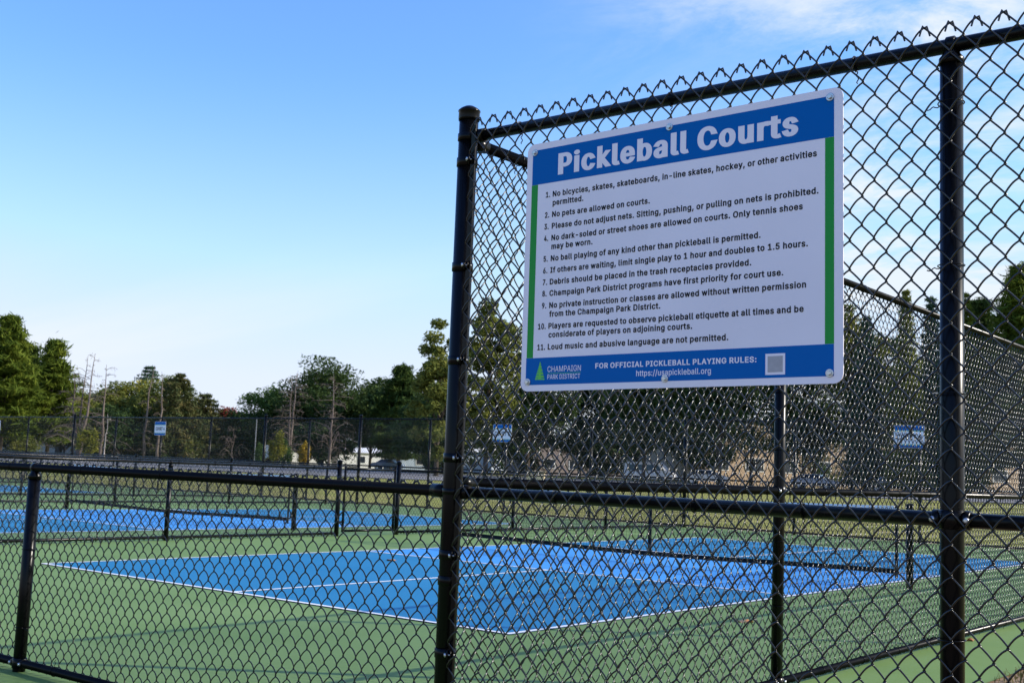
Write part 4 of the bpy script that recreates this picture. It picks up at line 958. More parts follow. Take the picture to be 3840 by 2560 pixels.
put('Pickleball Courts', .1387, .7655, .9113, .0772, .052, M_SIGNW, 'title_lettering', gap=.80)
CAPB = .0205
rules = [('1.', .0881, .689, 'No bicycles, skates, skateboards, in-line skates, hockey, or other activities', .1182, 1.1093),
         (None, 0, .6575, 'permitted.', .1190, .2513),
         ('2.', .0864, .6155, 'No pets are allowed on courts.', .1178, .5215),
         ('3.', .0851, .5735, 'Please do not adjust nets. Sitting, pushing, or pulling on nets is prohibited.', .1178, 1.1150),
         ('4.', .0850, .5310, 'No dark-soled or street shoes are allowed on courts. Only tennis shoes', .1177, 1.0646),
         (None, 0, .5000, 'may be worn.', .1187, .2943),
         ('5.', .0854, .4575, 'No ball playing of any kind other than pickleball is permitted.', .1174, .9254),
         ('6.', .0854, .4155, 'If others are waiting, limit single play to 1 hour and doubles to 1.5 hours.', .1167, 1.0813),
         ('7.', .0854, .3740, 'Debris should be placed in the trash receptacles provided.', .1160, .8945),
         ('8.', .0847, .3335, 'Champaign Park District programs have first priority for court use.', .1160, 1.0020),
         ('9.', .0848, .2905, 'No private instruction or classes are allowed without written permission', .1166, 1.0759),
         (None, 0, .2595, 'from the Champaign Park District.', .1176, .5690),
         ('10.', .0701, .2175, 'Players are requested to observe pickleball etiquette at all times and be', .1156, 1.0685),
         (None, 0, .1865, 'considerate of players on adjoining courts.', .1172, .6889),
         ('11.', .0698, .1440, 'Loud music and abusive language are not permitted.', .1153, .8178)]
for num, nx_, z, body, x0, x1 in rules:
    if num: put(num, nx_, z, (.0185 if len(num) == 2 else .0335), CAPB, .029, M_INK, 'rule_lettering')
    put(body, x0, z, x1-x0, CAPB, .029, M_INK, 'rule_lettering')
put('FOR OFFICIAL PICKLEBALL PLAYING RULES:', .3183, .0715, .5966, .0182, .032, M_SIGNW, 'footer_lettering')
put('https://usapickleball.org', .4818, .0410, .2765, .0190, .012, M_SIGNW, 'footer_lettering')
put('CHAMPAIGN', .1170, .0662, .1420, .0196, .001, M_SIGNW, 'footer_lettering')
put('PARK DISTRICT', .1175, .0405, .1390, .0162, .006, M_SIGNW, 'footer_lettering')
rectq(.1172, .0600, .2590, .0614, YT).build('emblem_rule', M_LOGO, sg)
q = MB()                                                  # striped conifer emblem
for i in range(11):
    f0 = i/11
    hw_ = .0208*(1-f0)**1.05+.0006; hw2 = .0208*(1-(i+1)/11)**1.05+.0004
    z0_ = .0400+.063*f0; z1_ = z0_+.063/11*.80
    sk = .0010 if i % 2 else -.0010
    q.quad((.0842-hw_, YT, z0_), (.0842+hw_, YT, z0_+sk), (.0842+hw2+.001, YT, z1_+sk), (.0842-hw2-.001, YT, z1_))
q.quad((.0842-.006, YT-.0001, .041), (.0842+.006, YT-.0001, .041), (.0842+.0006, YT-.0001, .1035), (.0842-.0006, YT-.0001, .1035))
q.build('emblem', M_LOGO, sg)
lb = rectq(.9448, .0313, 1.0095, .0958, YT).build('blank_label', M_SIGNW, sg)
rectq(.9525, .0390, 1.0020, .0882, YT-.0004).build('label_centre', M_GREYINK, lb)
for bx, bz in ((.0335, .8615), (.5925, .8650), (1.1515, .8655), (.0310, .0330), (.5911, .0300), (1.1505, .0310)): bolt(sg, bx, bz, YF-.0006)


def court_sign(label, x, z, word):
    t = thing('court_sign', label, 'sign', (x, 17.045, z), 0, 'court number signs on the far fence')
    w_, h_ = .62, .455
    p = plate(-w_/2, -h_/2, w_/2, h_/2, .02, -.003, 0).build('sign_panel', M_SIGNW, t)
    rectq(-w_/2+.006, h_/2-.100, w_/2-.006, h_/2-.006, -.0036).build('header_band', M_SIGNB, p)
    rectq(-w_/2+.006, -h_/2+.006, w_/2-.006, -h_/2+.060, -.0036).build('footer_band', M_SIGNB, p)
    rectq(-w_/2+.006, h_/2-.118, w_/2-.006, h_/2-.104, -.0036).build('green_stripe', M_SIGNG, p)
    rectq(-w_/2+.006, -h_/2+.064, w_/2-.006, -h_/2+.078, -.0036).build('green_stripe', M_SIGNG, p)
    link('court_lettering', text_mesh(word, -.25, -.065, .50, .115, .040), M_INK, t, (0, -.0042, 0))
    for sx_ in (-1, 1):
        for sz_ in (-1, 1): bolt(t, sx_*(w_/2-.025), sz_*(h_/2-.025), -.0036, .010)


court_sign('blue and white COURT 6 sign seen through both fences beside the thick right post', 2.735, 2.12, 'COURT 6')
court_sign('blue and white COURT 5 sign just right of the tall corner post', -7.825, 2.07, 'COURT 5')
court_sign('blue and white COURT 4 sign on the far fence left of the corner post', -22.62, 2.065, 'COURT 4')
court_sign('blue and white court sign cut off by the left edge of the photo', -33.45, 2.06, 'COURT 3')


# ------------------------------------------------------------------ trees
def leaf_quads(C_, size, aspect=1.0, flat=0.0, rg=rng):
    """random small leaf-cluster quads centred on C_"""
    n = len(C_)
    d = rg.normal(size=(n, 3)); d[:, 2] += flat*np.sign(d[:, 2]+.2)
    d /= np.linalg.norm(d, axis=1)[:, None]
    a = np.cross(d, rg.normal(size=(n, 3))); a /= np.linalg.norm(a, axis=1)[:, None]+1e-9
    b_ = np.cross(d, a)
    s = size*(.6+.8*rg.random(n))[:, None]
    A, B_ = a*s*.5*aspect, b_*s*.5/aspect
    V_ = np.stack([C_-A-B_*.3, C_+B_*-.5+A*.2, C_+A+B_*.2, C_+B_*.5-A*.15], 1).reshape(-1, 3)
    return V_, np.arange(4*n).reshape(n, 4)


def tree_root(name, label, cat, x, y, group):
    return thing(name, label, cat, (x, y, float(terr(x, y))-.05), random.uniform(0, 6.28), group)


def decid(x, y, H, Rr, fol, label, group='broadleaf trees beyond the courts', base=.16, n=9000, leaf=.40, clumps=70, dens=1.0, name='broadleaf_tree', trunk=None):
    t = tree_root(name, label, 'tree', x, y, group)
    rg = np.random.default_rng(int(abs(x*31+y*17)))
    zb = H*base
    tb = MB(); tr = max(.10, H*.016)
    P = [(0, 0, -.2)]; 
    for i in range(1, 6): P.append((rg.normal()*.10*i*.3, rg.normal()*.10*i*.3, H*.80*i/5))
    tb.tube(P, [tr*(1-.16*i) for i in range(6)], 7)
    C_ = []
    for i in range(clumps):
        # clumps filling an egg-shaped crown, more of them near its skin, uneven outline
        u = rg.normal(size=3); u /= np.linalg.norm(u); rad = rg.random()**.40
        zf = .5+.5*u[2]*rad
        wid = Rr*(.55+.75*math.sin(math.pi*min(max(zf*.80+.14, 0), 1)))*.86
        c = np.array([u[0]*rad*wid, u[1]*rad*wid, zb+(H-zb)*(zf*.97)])
        c += rg.normal(size=3)*Rr*.08
        C_.append(c)
    for c in C_[::3]:
        z0 = max(zb*.6, c[2]-(.6+rg.random())*math.hypot(c[0], c[1])-H*.05)
        mid = np.array([c[0]*.45, c[1]*.45, z0+(c[2]-z0)*.6])
        tb.tube([(0, 0, z0), mid, c], [tr*.42, tr*.25, tr*.08], 5)
    tb.build('trunk', trunk or M_BARK, t, True)
    per = int(n*dens*1.7/clumps); pts = []
    for c in C_:
        rc = Rr*(.20+.24*rg.random())
        k = int(per*(.5+rg.random()))
        u = rg.normal(size=(k, 3)); u /= np.linalg.norm(u, axis=1)[:, None]
        p = u*(rg.random(k)**.45)[:, None]*rc*np.array([1.1, 1.1, .75])
        pts.append(c+p)
    pts = np.concatenate(pts); pts = pts[pts[:, 2] < H*1.0+.15]
    V_, Q_ = leaf_quads(pts, leaf, 1.15, .5, rg)
    link('crown', fast_mesh('crown', V_, Q_), fol, t)
    return t


def pine(x, y, H, Rr, fol, label, group='pines beyond the courts', base=.14, whorl=.85, leaf=.50, up=.28, lush=1.0, taper=.75):
    t = tree_root('pine_tree', label, 'tree', x, y, group)
    rg = np.random.default_rng(int(abs(x*37+y*11)))
    tb = MB(); tr = H*.017
    tb.tube([(0, 0, -.2), (.05, 0, H*.5), (0, .05, H*.99)], [tr, tr*.6, .02], 7)
    pts = []; z = H*base
    while z < H*.985:
        f_ = (z/H-base)/(1-base)
        Lr = Rr*1.12*(min(1, .62+f_*1.9) if f_ < .2 else (1-((f_-.2)/.8)**1.15)*taper+.25*(1-f_)+.05)
        nb = rg.integers(4, 7); a0 = rg.random()*6.28
        for k in range(nb):
            a = a0+2*math.pi*k/nb+rg.normal()*.25; Lb = Lr*(.65+.5*rg.random())
            tilt = up*(.3+f_*1.2)+rg.normal()*.06
            end = np.array([math.cos(a)*Lb, math.sin(a)*Lb, Lb*tilt])
            st = np.array([0, 0, z+rg.normal()*.1])
            mid = st+end*.55+np.array([0, 0, -.06*Lb])
            tb.tube([st, mid, st+end], [tr*.28*(1-f_*.5), tr*.16, .015], 4)
            npl = max(3, int(Lb/.42))
            for j in range(npl):
                s = .28+.78*(j+rg.random())/npl
                c = st+end*s+np.array([-math.sin(a), math.cos(a), 0])*rg.normal()*Lb*.13*(.5+s*.6)
                k2 = int(34*lush*(.6+.8*rg.random()))
                u = rg.normal(size=(k2, 3))*np.array([.40, .40, .13])*(.75+.35*rg.random())
                pts.append(c+u+np.array([0, 0, .10]))
        z += whorl*(.75+.5*rg.random())*(1-.35*f_)
    tb.build('trunk', M_BARK, t, True)
    pts.append(np.array([0, 0, H])+rg.normal(size=(25, 3))*np.array([.12, .12, .35])-np.array([0, 0, .3]))
    V_, Q_ = leaf_quads(np.concatenate(pts), leaf, 1.9, .25, rg)
    link('crown', fast_mesh('crown', V_, Q_), fol, t)
    return t


def cone_tree(x, y, H, Rr, fol, label, group='dense conifers beyond the courts', n=13000, leaf=.40, blunt=.9):
    t = tree_root('spruce_tree', label, 'tree', x, y, group)
    rg = np.random.default_rng(int(abs(x*13+y*29)))
    tb = MB(); tb.tube([(0, 0, -.2), (0, 0, H*.55), (0, 0, H*.98)], [H*.016, H*.009, .02], 7)
    pts = []; zs = np.arange(H*.05, H*.985, .55)
    tot = sum(max(.25, (1-zz_/H)) for zz_ in zs)
    for z in zs:
        f_ = z/H; Lr = Rr*1.15*max(.03, (1-f_**1.25))**blunt
        nb = 9; a0 = rg.random()*6.28
        for k in range(nb):
            a = a0+2*math.pi*k/nb+rg.normal()*.2; Lb = Lr*(.60+.55*rg.random())
            if k % 2 == 0 and Lb > .5: tb.tube([(0, 0, z), (math.cos(a)*Lb*.9, math.sin(a)*Lb*.9, z-.12*Lb)], [.03, .01], 4)
            kk = int(n/nb*max(.25, 1-f_)/tot)
            s = .25+.75*rg.random(kk)**.7
            p = np.stack([math.cos(a)*Lb*s, math.sin(a)*Lb*s, z-.16*Lb*s+.06*Lb*s*s], -1)+rg.normal(size=(kk, 3))*np.array([.22, .22, .12])*(.4+Lb*.28)
            pts.append(p)
    tb.build('trunk', M_BARK, t, True)
    V_, Q_ = leaf_quads(np.concatenate(pts), leaf, 1.6, .1, rg)
    link('crown', fast_mesh('crown', V_, Q_), fol, t)


def bare(x, y, H, Rr, label, mt=M_DEAD, stems=1, droop=.35, nb=34, group='bare dead trees beyond the courts', low=.12, twig=True):
    t = tree_root('bare_tree', label, 'tree', x, y, group)
    rg = np.random.default_rng(int(abs(x*7+y*23)))
    tr = H*.018; st = MB(); br = MB()
    for s in range(stems):
        ox = (s-(stems-1)/2)*.55; P = []; hh = H*(1-.10*s*rg.random()); lean = rg.normal(size=2)*.22
        for i in range(8):
            f_ = i/7; P.append((ox*min(1, f_*2.2)*1.3+rg.normal()*.09+lean[0]*f_*f_, rg.normal()*.09+ox*.5*f_+lean[1]*f_*f_, -.2+hh*f_))
        P = np.array(P); st.tube(P, [tr*(1-.13*i)*(1 if s == 0 else .8) for i in range(8)], 7)
        for k in range(nb):
            f_ = low+(.97-low)*(k+rg.random())/nb
            p0 = np.array([np.interp(f_*7, range(8), P[:, c]) for c in range(3)])
            a = rg.random()*6.28; Lb = 1.45*Rr*(1.10-.80*f_)*(.35+.85*rg.random())
            dz = Lb*(droop*(1-2.0*f_*rg.random())); Q_ = [p0]
            for j in range(1, 5):
                q_ = j/4; Q_.append(p0+np.array([math.cos(a+.25*q_)*Lb*q_, math.sin(a+.25*q_)*Lb*q_, dz*math.sin(q_*2.6)-.25*Lb*q_*q_*(1-f_)]))
            r0 = max(.022, tr*.24*(1-.6*f_)); br.tube(Q_, np.linspace(r0*1.1, .014, 5), 4)
            if twig:
                for j in range(5):
                    q_ = np.array(Q_[1])+(Q_[4]-Q_[1])*rg.random(); d_ = rg.normal(size=3); d_ /= np.linalg.norm(d_)
                    br.tube([q_, q_+d_*Lb*.16+np.array((0, 0, -.02)), q_+d_*Lb*.30], [.015, .012, .008], 3)
    st.build('trunk', mt, t, True); br.build('bare_branches', mt, t, True)


def shrub(x, y, H, Rr, fol, label, group='small trees and shrubs beyond the courts', n=2200):
    t = tree_root('shrub', label, 'shrub', x, y, group)
    rg = np.random.default_rng(int(abs(x*19+y*5)))
    tb = MB()
    for i in range(6):
        a = rg.random()*6.28; tb.tube([(0, 0, -.1), (math.cos(a)*Rr*.3, math.sin(a)*Rr*.3, H*.45), (math.cos(a)*Rr*.6, math.sin(a)*Rr*.6, H*.8)], [.05, .03, .01], 5)
    tb.build('stems', M_BARK, t, True)
    C_ = []
    for i in range(26):
        u = rg.normal(size=3); u /= np.linalg.norm(u); r_ = rg.random()**.4
        C_.append((u[0]*r_*Rr*.85, u[1]*r_*Rr*.85, H*(.52+.44*u[2]*r_)))
    pts = np.concatenate([np.array(c)+rg.normal(size=(n//26, 3))*np.array([Rr*.17, Rr*.17, H*.075]) for c in C_])
    V_, Q_ = leaf_quads(pts[pts[:, 2] > .05], .26, 1.1, .3, rg)
    link('foliage', fast_mesh('foliage', V_, Q_), fol, t)


# left group
pine(-115.5, 60.9, 15.7, 4.4, F_PINE, 'tallest white pine at the far left, layered sunlit yellow-green boughs')
pine(-121.0, 69.8, 14.2, 3.9, F_PINE, 'ragged white pine right of the tallest left pine')
pine(-116.0, 56.3, 13.6, 4.4, F_PINE2, 'dark pine cut by the left edge of the photo')
pine(-133.0, 73.3, 14.0, 4.8, F_PINE2, 'dense dark pine standing behind the two left white pines', lush=1.3)
pine(-97.5, 106.2, 14.1, 4.2, F_PINE2, 'dark pine right of the big round maple, left of the corner post', lush=1.3)
decid(-137.6, 81.4, 8.7, 3.5, F_GOLD, 'small golden autumn tree glowing under the left pines', n=5000)
decid(-139.7, 90.4, 11.2, 4.7, F_OLIVE, 'olive autumn tree behind the left bare snags', n=7000)
decid(-137.5, 94.5, 11.8, 4.8, F_YELLOW, 'yellow-green tree in the middle of the left tree line', n=7000)
cone_tree(-147.4, 101.2, 14.8, 5.2, F_BLUEGREEN, 'blue-green conifer crown rising above the yellow-green tree', blunt=.6)
cone_tree(-120.8, 87.9, 11.8, 5.4, F_SPRUCE, 'broad browning spruce behind the court 4 sign', blunt=.62, n=16000)
cone_tree(-122.3, 93.4, 9.6, 4.6, F_SPRUCE, 'lower reddish spruce right of the court 4 sign', blunt=.6)
decid(-136.7, 106.3, 8.1, 3.2, F_GREEN, 'low green tree between the spruce and the red maple', n=5000)
decid(-132.6, 105.1, 8.9, 2.4, F_RED, 'small red maple in the dip of the tree line', n=5000)
decid(-136.1, 111.2, 8.4, 2.3, F_OLIVE, 'low olive tree right of the red maple', n=4500)
decid(-147.8, 110.7, 7.4, 3.4, F_MAPLE, 'dark low tree behind the red maple', n=5000)
decid(-146.0, 120.8, 8.0, 3.6, F_OLIVE, 'distant olive tree behind the dark house', n=5000)
decid(-121.5, 104.8, 12.3, 4.6, F_GREEN, 'rounded mid green tree left of the twin bare larch', n=8000)
decid(-121.5, 111.6, 12.0, 4.4, F_OLIVE, 'thin olive tree behind the twin bare larch', n=6500)
decid(-140.4, 129.3, 10.4, 4.0, F_MAPLE, 'distant dark tree filling the gap left of the big maple', n=5000)
decid(-112.5, 106.5, 15.6, 6.2, F_MAPLE, 'big round dark green maple in the centre of the tree line', n=17000, clumps=120)
decid(-115.0, 118.3, 14.9, 4.0, F_MAPLE, 'dark maple directly behind the big round maple', n=10000)
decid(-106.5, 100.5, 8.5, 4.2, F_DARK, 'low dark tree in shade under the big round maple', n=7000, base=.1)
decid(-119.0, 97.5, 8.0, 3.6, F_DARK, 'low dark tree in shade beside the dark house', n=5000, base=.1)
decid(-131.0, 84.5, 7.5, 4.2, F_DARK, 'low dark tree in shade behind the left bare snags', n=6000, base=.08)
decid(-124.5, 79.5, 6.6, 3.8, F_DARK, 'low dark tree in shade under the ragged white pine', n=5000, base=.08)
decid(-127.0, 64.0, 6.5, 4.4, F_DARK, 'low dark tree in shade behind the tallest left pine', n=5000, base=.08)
decid(-59.0, 71.2, 14.5, 2.5, F_OLIVE, 'slender yellowing tree peeking out left of the corner post', n=8000, clumps=60, leaf=.33, base=.1)
decid(-59.8, 79.0, 16.9, 3.1, F_OLIVE, 'tall yellow-green tree just right of the corner post', n=11000, clumps=75, base=.12)
decid(-65.1, 92.3, 15.6, 4.0, F_MAPLE, 'dark green tree behind the left edge of the rules sign', n=8500)
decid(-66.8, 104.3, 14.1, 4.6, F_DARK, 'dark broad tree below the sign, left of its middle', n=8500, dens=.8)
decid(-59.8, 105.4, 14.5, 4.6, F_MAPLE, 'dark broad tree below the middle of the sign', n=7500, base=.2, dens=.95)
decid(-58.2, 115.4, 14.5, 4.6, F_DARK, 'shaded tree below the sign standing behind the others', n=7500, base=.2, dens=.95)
decid(-51.3, 116.4, 15.4, 4.5, F_GREEN, 'green tree with sky gaps below the right part of the sign', n=7000, base=.2, dens=.95)
decid(-45.1, 116.9, 16.7, 3.7, F_MAPLE, 'dark tree below the right end of the sign', n=6500, base=.2, dens=.95)
decid(-36.6, 110.0, 20.5, 2.9, F_OLIVE, 'tall yellow-olive tree just right of the sign', n=7500, base=.30)
decid(-38.9, 125.7, 19.0, 3.4, F_DARK, 'dark tree behind the tan building, right of the sign', n=7000, base=.28)
cone_tree(-34.3, 107.8, 18.2, 2.4, F_BLUEGREEN, 'dark conifer right of the sign, behind the side fence', blunt=.7)
cone_tree(-26.3, 96.8, 18.4, 1.9, F_OLIVE, 'pointed olive conifer left of the thick right post', blunt=.75)
cone_tree(-25.7, 101.6, 18.8, 2.0, F_BLUEGREEN, 'pointed blue-green conifer beside the thick right post', blunt=.75)
cone_tree(-23.3, 103.5, 19.1, 2.2, F_PINE, 'green conifer just right of the thick right post', blunt=.6)
pine(-19.1, 106.6, 21.4, 4.2, F_PINE, 'big sunlit pine near the right edge of the photo', lush=1.2)
pine(-15.9, 113.3, 23.4, 5.0, F_PINE2, 'tallest pine at the right edge of the photo', lush=1.2)
pine(-25.3, 114.9, 19.7, 3.6, F_PINE2, 'dark pine behind the conifers at the right', lush=1.2)
pine(-11.5, 104.0, 20.0, 4.2, F_PINE, 'pine beyond the right edge beside the tallest pine')
decid(-72.0, 86.5, 9.5, 4.2, F_MAPLE, 'dark green tree low on the left of the corner post', n=8500, base=.10)
decid(-84.0, 99.0, 10.5, 4.6, F_MAPLE, 'dark green tree between the dark pine and the corner post', n=9000, base=.10)
decid(-129.5, 92.5, 12.0, 4.6, F_OLIVE, 'olive tree between the blue-green conifer and the browning spruce', n=9000)
decid(-104.0, 111.5, 13.6, 4.6, F_MAPLE, 'dark tree filling the gap between the big maple and the dark pine', n=9000)
decid(-131.0, 78.0, 9.6, 3.8, F_OLIVE, 'yellowing tree between the left pines and the three stemmed dead tree', n=7000)
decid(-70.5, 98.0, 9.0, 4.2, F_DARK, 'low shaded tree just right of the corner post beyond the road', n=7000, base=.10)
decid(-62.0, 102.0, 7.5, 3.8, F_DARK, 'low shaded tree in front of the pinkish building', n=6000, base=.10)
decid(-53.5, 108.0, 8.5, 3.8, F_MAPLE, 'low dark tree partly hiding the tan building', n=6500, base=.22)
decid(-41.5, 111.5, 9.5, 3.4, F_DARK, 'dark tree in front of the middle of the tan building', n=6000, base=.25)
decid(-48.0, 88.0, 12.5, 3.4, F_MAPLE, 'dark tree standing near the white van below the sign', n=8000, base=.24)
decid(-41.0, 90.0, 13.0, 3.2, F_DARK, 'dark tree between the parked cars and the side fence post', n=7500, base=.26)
# the wood behind everything on the left: one mass nobody could count
rg = np.random.default_rng(11); pts = []
for i in range(420):
    s_ = rg.random(); x = -215+165*s_; y = 92+92*s_+rg.random()*16
    hh = (3.5+3.5*rg.random())*(1.0 if s_ < .62 else .62)
    pts.append(np.array([x, y, float(terr(x, y))+hh*.5])+rg.normal(size=(90, 3))*np.array([2.0, 2.0, hh*.24]))
pts = np.concatenate(pts); pts = pts[pts[:, 2] > .3]
V_, Q_ = leaf_quads(pts, .62, 1.2, .4, rg)
o = link('far_wood', fast_mesh('far_wood', V_, Q_), F_DARK); tag(o, 'dark far wood seen low between the trunks on the left', 'wood'); o['kind'] = 'stuff'
# bare trees
bare(-104.3, 63.8, 11.8, 3.0, 'grey dead tree with three stems in front of the left pines', stems=3, nb=24)
bare(-105.7, 67.2, 10.9, 2.6, 'single dead snag with thin side twigs right of the three stemmed one', nb=30)
bare(-106.3, 73.2, 11.3, 1.3, 'pale dead snag in front of the yellow-green tree', nb=22)
bare(-105.1, 74.3, 10.7, 1.2, 'pale dead snag just left of the court 4 sign', nb=22)
bare(-103.6, 92.7, 12.6, 2.7, 'twin bare larch with fine twigs against the sky', stems=2, nb=40, droop=.25)
bare(-89.5, 86.6, 11.2, 3.6, 'grey bare tree with drooping limbs in front of the big maple', stems=1, nb=46, droop=.6)
bare(-112.6, 91.0, 5.2, 1.9, 'small bare tree in front of the dark house', nb=22, droop=.8)
bare(-97.0, 62.3, 5.2, .6, 'slim pale barked trunk beyond the far fence', mt=M_PALE, nb=7)
# shrubs
shrub(-99.8, 62.1, 3.4, 1.25, F_YELLOW, 'round yellow-green shrub behind the three stemmed dead tree')
shrub(-92.2, 81.1, 4.1, 1.1, F_YELLOW, 'yellow young tree left of a thick far fence post')
shrub(-94.3, 83.9, 3.4, 1.2, F_GREEN, 'green young tree behind the yellow one')
shrub(-76.0, 89.6, 5.2, 1.6, F_YELLOW, 'yellow shrub left of the corner post')
shrub(-88.4, 75.6, 2.6, .6, F_GREEN, 'small upright green sapling in front of the dark house')
shrub(-89.9, 83.1, 3.0, .7, F_GOLD, 'small orange sapling under the bare drooping tree')
shrub(-117.1, 87.7, 3.0, 1.4, F_OLIVE, 'olive shrub under the broad browning spruce')
shrub(-117.9, 65.2, 2.4, 2.0, F_OLIVE, 'low olive shrub under the tallest left pine')
shrub(-126.3, 84.7, 2.6, 1.6, F_YELLOW, 'yellow shrub behind the left snags')
shrub(-45.1, 123.3, 3.8, 3.0, F_GREEN, 'green shrub in front of the tan building')
shrub(-35.2, 113.6, 4.2, 2.0, F_MAPLE, 'dark shrub beside the tan building')


# ------------------------------------------------------------------ buildings
def building(label, name, x, y, rz, W_, D_, H_, wall, roofm, kind, wins, door=None, fascia=None):
    t = thing(name, label, 'building', (x, y, float(terr(x, y))-.05), rz)
    q = MB(); q.box((0, D_/2, H_/2), (W_, D_, H_)); wl = q.build('wall', wall, t)
    if kind == 'flat':
        q = MB(); q.box((0, D_/2, H_+.18), (W_+.5, D_+.5, .36)); q.build('roof', roofm, t)
    else:
        rh = kind; q = MB(); o = .35
        v = [(-W_/2-o, -o, H_), (W_/2+o, -o, H_), (W_/2+o, D_+o, H_), (-W_/2-o, D_+o, H_), (-W_/2-o, D_/2, H_+rh), (W_/2+o, D_/2, H_+rh)]
        q.add(v, [(0, 1, 5, 4), (2, 3, 4, 5), (1, 2, 5), (3, 0, 4), (3, 2, 1, 0)]); q.build('roof', roofm, t)
    for wx, wz, ww, wh in wins:
        q = MB()
        for a in (-1, 1):
            q.box((wx+a*ww/2, -.02, wz), (.10, .08, wh+.10)); q.box((wx, -.02, wz+a*wh/2), (ww-.10, .08, .10))
        fr = q.build('window', M_TRIM, t)
        q = MB(); q.box((wx, -.005, wz), (ww-.1, .03, wh-.1)); q.build('pane', M_GLASS, fr)
    if door:
        q = MB(); q.box((door[0], -.02, door[2]/2), (door[1], .06, door[2])); d_ = q.build('door', M_DOOR, t)
        q = MB(); q.box((door[0]+door[1]*.35, -.07, door[2]*.48), (.06, .06, .12)); q.build('handle', M_STEEL, d_)
    return t


M_TRIM = mat('white_trim', (.72, .72, .72), .5)
M_DOOR = mat('painted_door', (.10, .09, .085), .5)
M_TAN = noisy('tan_brick', (.42, .31, .215), (.47, .35, .25), 1.5, rough=.9)
M_PINKB = noisy('pinkish_brown_brick', (.25, .195, .175), (.30, .24, .21), 1.5, rough=.9)
M_WHITEW = noisy('white_siding', (.68, .68, .66), (.74, .74, .72), 2, rough=.7)
M_DARKW = noisy('dark_brown_siding', (.045, .038, .034), (.06, .05, .045), 2, rough=.8)
M_SHING = noisy('brown_shingles', (.11, .085, .075), (.16, .12, .10), 3, rough=.95)
M_PINKR = noisy('faded_red_shingles', (.26, .15, .12), (.30, .18, .15), 3, rough=.95)
M_BLUED = noisy('pale_blue_siding', (.36, .44, .54), (.42, .50, .60), 2, rough=.7)
building('long tan brick building with white roof edge seen through the right fences', 'brick_building', -47.3, 147.0, R(65), 62, 16, 7.9, M_TAN, M_TRIM, 'flat',
         [(-27+5.4*i, 2.6, 2.8, 1.6) for i in range(11)], (-2.7, 1.6, 2.3))
building('pinkish brown brick building below the sign', 'brick_building', -84.0, 137.0, R(60), 26, 10, 4.4, M_PINKB, M_SHING, 'flat',
         [(-10+4.0*i, 1.9, 1.8, 1.3) for i in range(6)], (8.2, 1.2, 2.1))
building('white sided building glimpsed under the big round maple', 'house', -128.0, 124.0, R(66), 22, 9, 2.6, M_WHITEW, M_WHITEW, .9, [(-6, 1.5, 1.3, 1.1), (4, 1.5, 1.3, 1.1)], (-.5, 1, 2.0))
building('dark brown house with a small white framed window', 'house', -126.7, 102.2, R(55), 13, 9, 2.9, M_DARKW, M_SHING, 2.2, [(-2.5, 2.0, .9, 1.2), (3.0, 1.5, 1.3, 1.1)], (.5, 1, 2.0))
building('white house with a faded red roof behind the left pines', 'house', -146.0, 86.0, R(66), 24, 9, 2.6, M_WHITEW, M_PINKR, 2.6, [(-6, 1.5, 1.4, 1.2), (5, 1.5, 1.4, 1.2)], (0, 1, 2.0))
building('pale blue house between the trees left of the corner post', 'house', -102.0, 121.0, R(62), 14, 8, 3.2, M_BLUED, M_WHITEW, 1.6, [(-4, 1.6, 1.4, 1.2), (4, 1.6, 1.4, 1.2)], (0, 1, 2.0))


# ------------------------------------------------------------------ vehicles and small things
def car(label, x, y, rz, col, kind='car', sc=1.0):
    t = thing('parked_car' if kind == 'car' else 'parked_van', label, kind, (x, y, float(terr(x, y))+.05), rz, 'vehicles parked beyond the park')
    mt = mat('car_paint_'+kind, col, .25, .5, coat=.6)
    if kind == 'car':
        prof = [(-2.2, .35), (-2.22, .75), (-2.05, .95), (-1.5, 1.0), (-.95, 1.42), (.55, 1.45), (1.25, 1.0), (2.05, .88), (2.22, .65), (2.2, .35)]
        cab = [(-1.36, 1.02), (-.90, 1.37), (.50, 1.40), (1.12, 1.02)]
    else:
        prof = [(-2.5, .40), (-2.55, .9), (-2.5, 1.85), (-2.35, 1.98), (.95, 1.98), (1.65, 1.25), (2.4, 1.05), (2.5, .7), (2.48, .40)]
        cab = [(-2.3, 1.15), (-2.25, 1.75), (.90, 1.75), (1.42, 1.22)]
    q = MB(); hw_ = .88; k = len(prof)
    q.add([(a, -hw_*(1 if z < 1.1 else .86), z) for a, z in prof]+[(a, hw_*(1 if z < 1.1 else .86), z) for a, z in prof],
          [tuple(range(k)), tuple(range(2*k-1, k-1, -1))]+[(i, i+k, (i+1) % k+k, (i+1) % k) for i in range(k)])
    q.build('body', mt, t)
    for sd_ in (-1, 1):
        q = MB(); y_ = sd_*.80
        q.add([(a, y_+sd_*(.085 if z < 1.25 else -.005), z) for a, z in cab], [tuple(range(4))]); q.build('window', M_GLASS, t)
        for ax in (-1.35, 1.35):
            wq = MB(); wq.tube([(ax, sd_*.70, .33), (ax, sd_*.90, .33)], .33, 20); wh = wq.build('wheel', M_TYRE, t)
            wq = MB(); wq.tube([(ax, sd_*.895, .33), (ax, sd_*.912, .33)], [.21, .19], 16); wq.build('rim', M_RIM, wh)
        q = MB(); q.box((prof[-2][0]+.0, sd_*.62, .72), (.06, .34, .14)); q.build('headlight', M_LAMP, t)


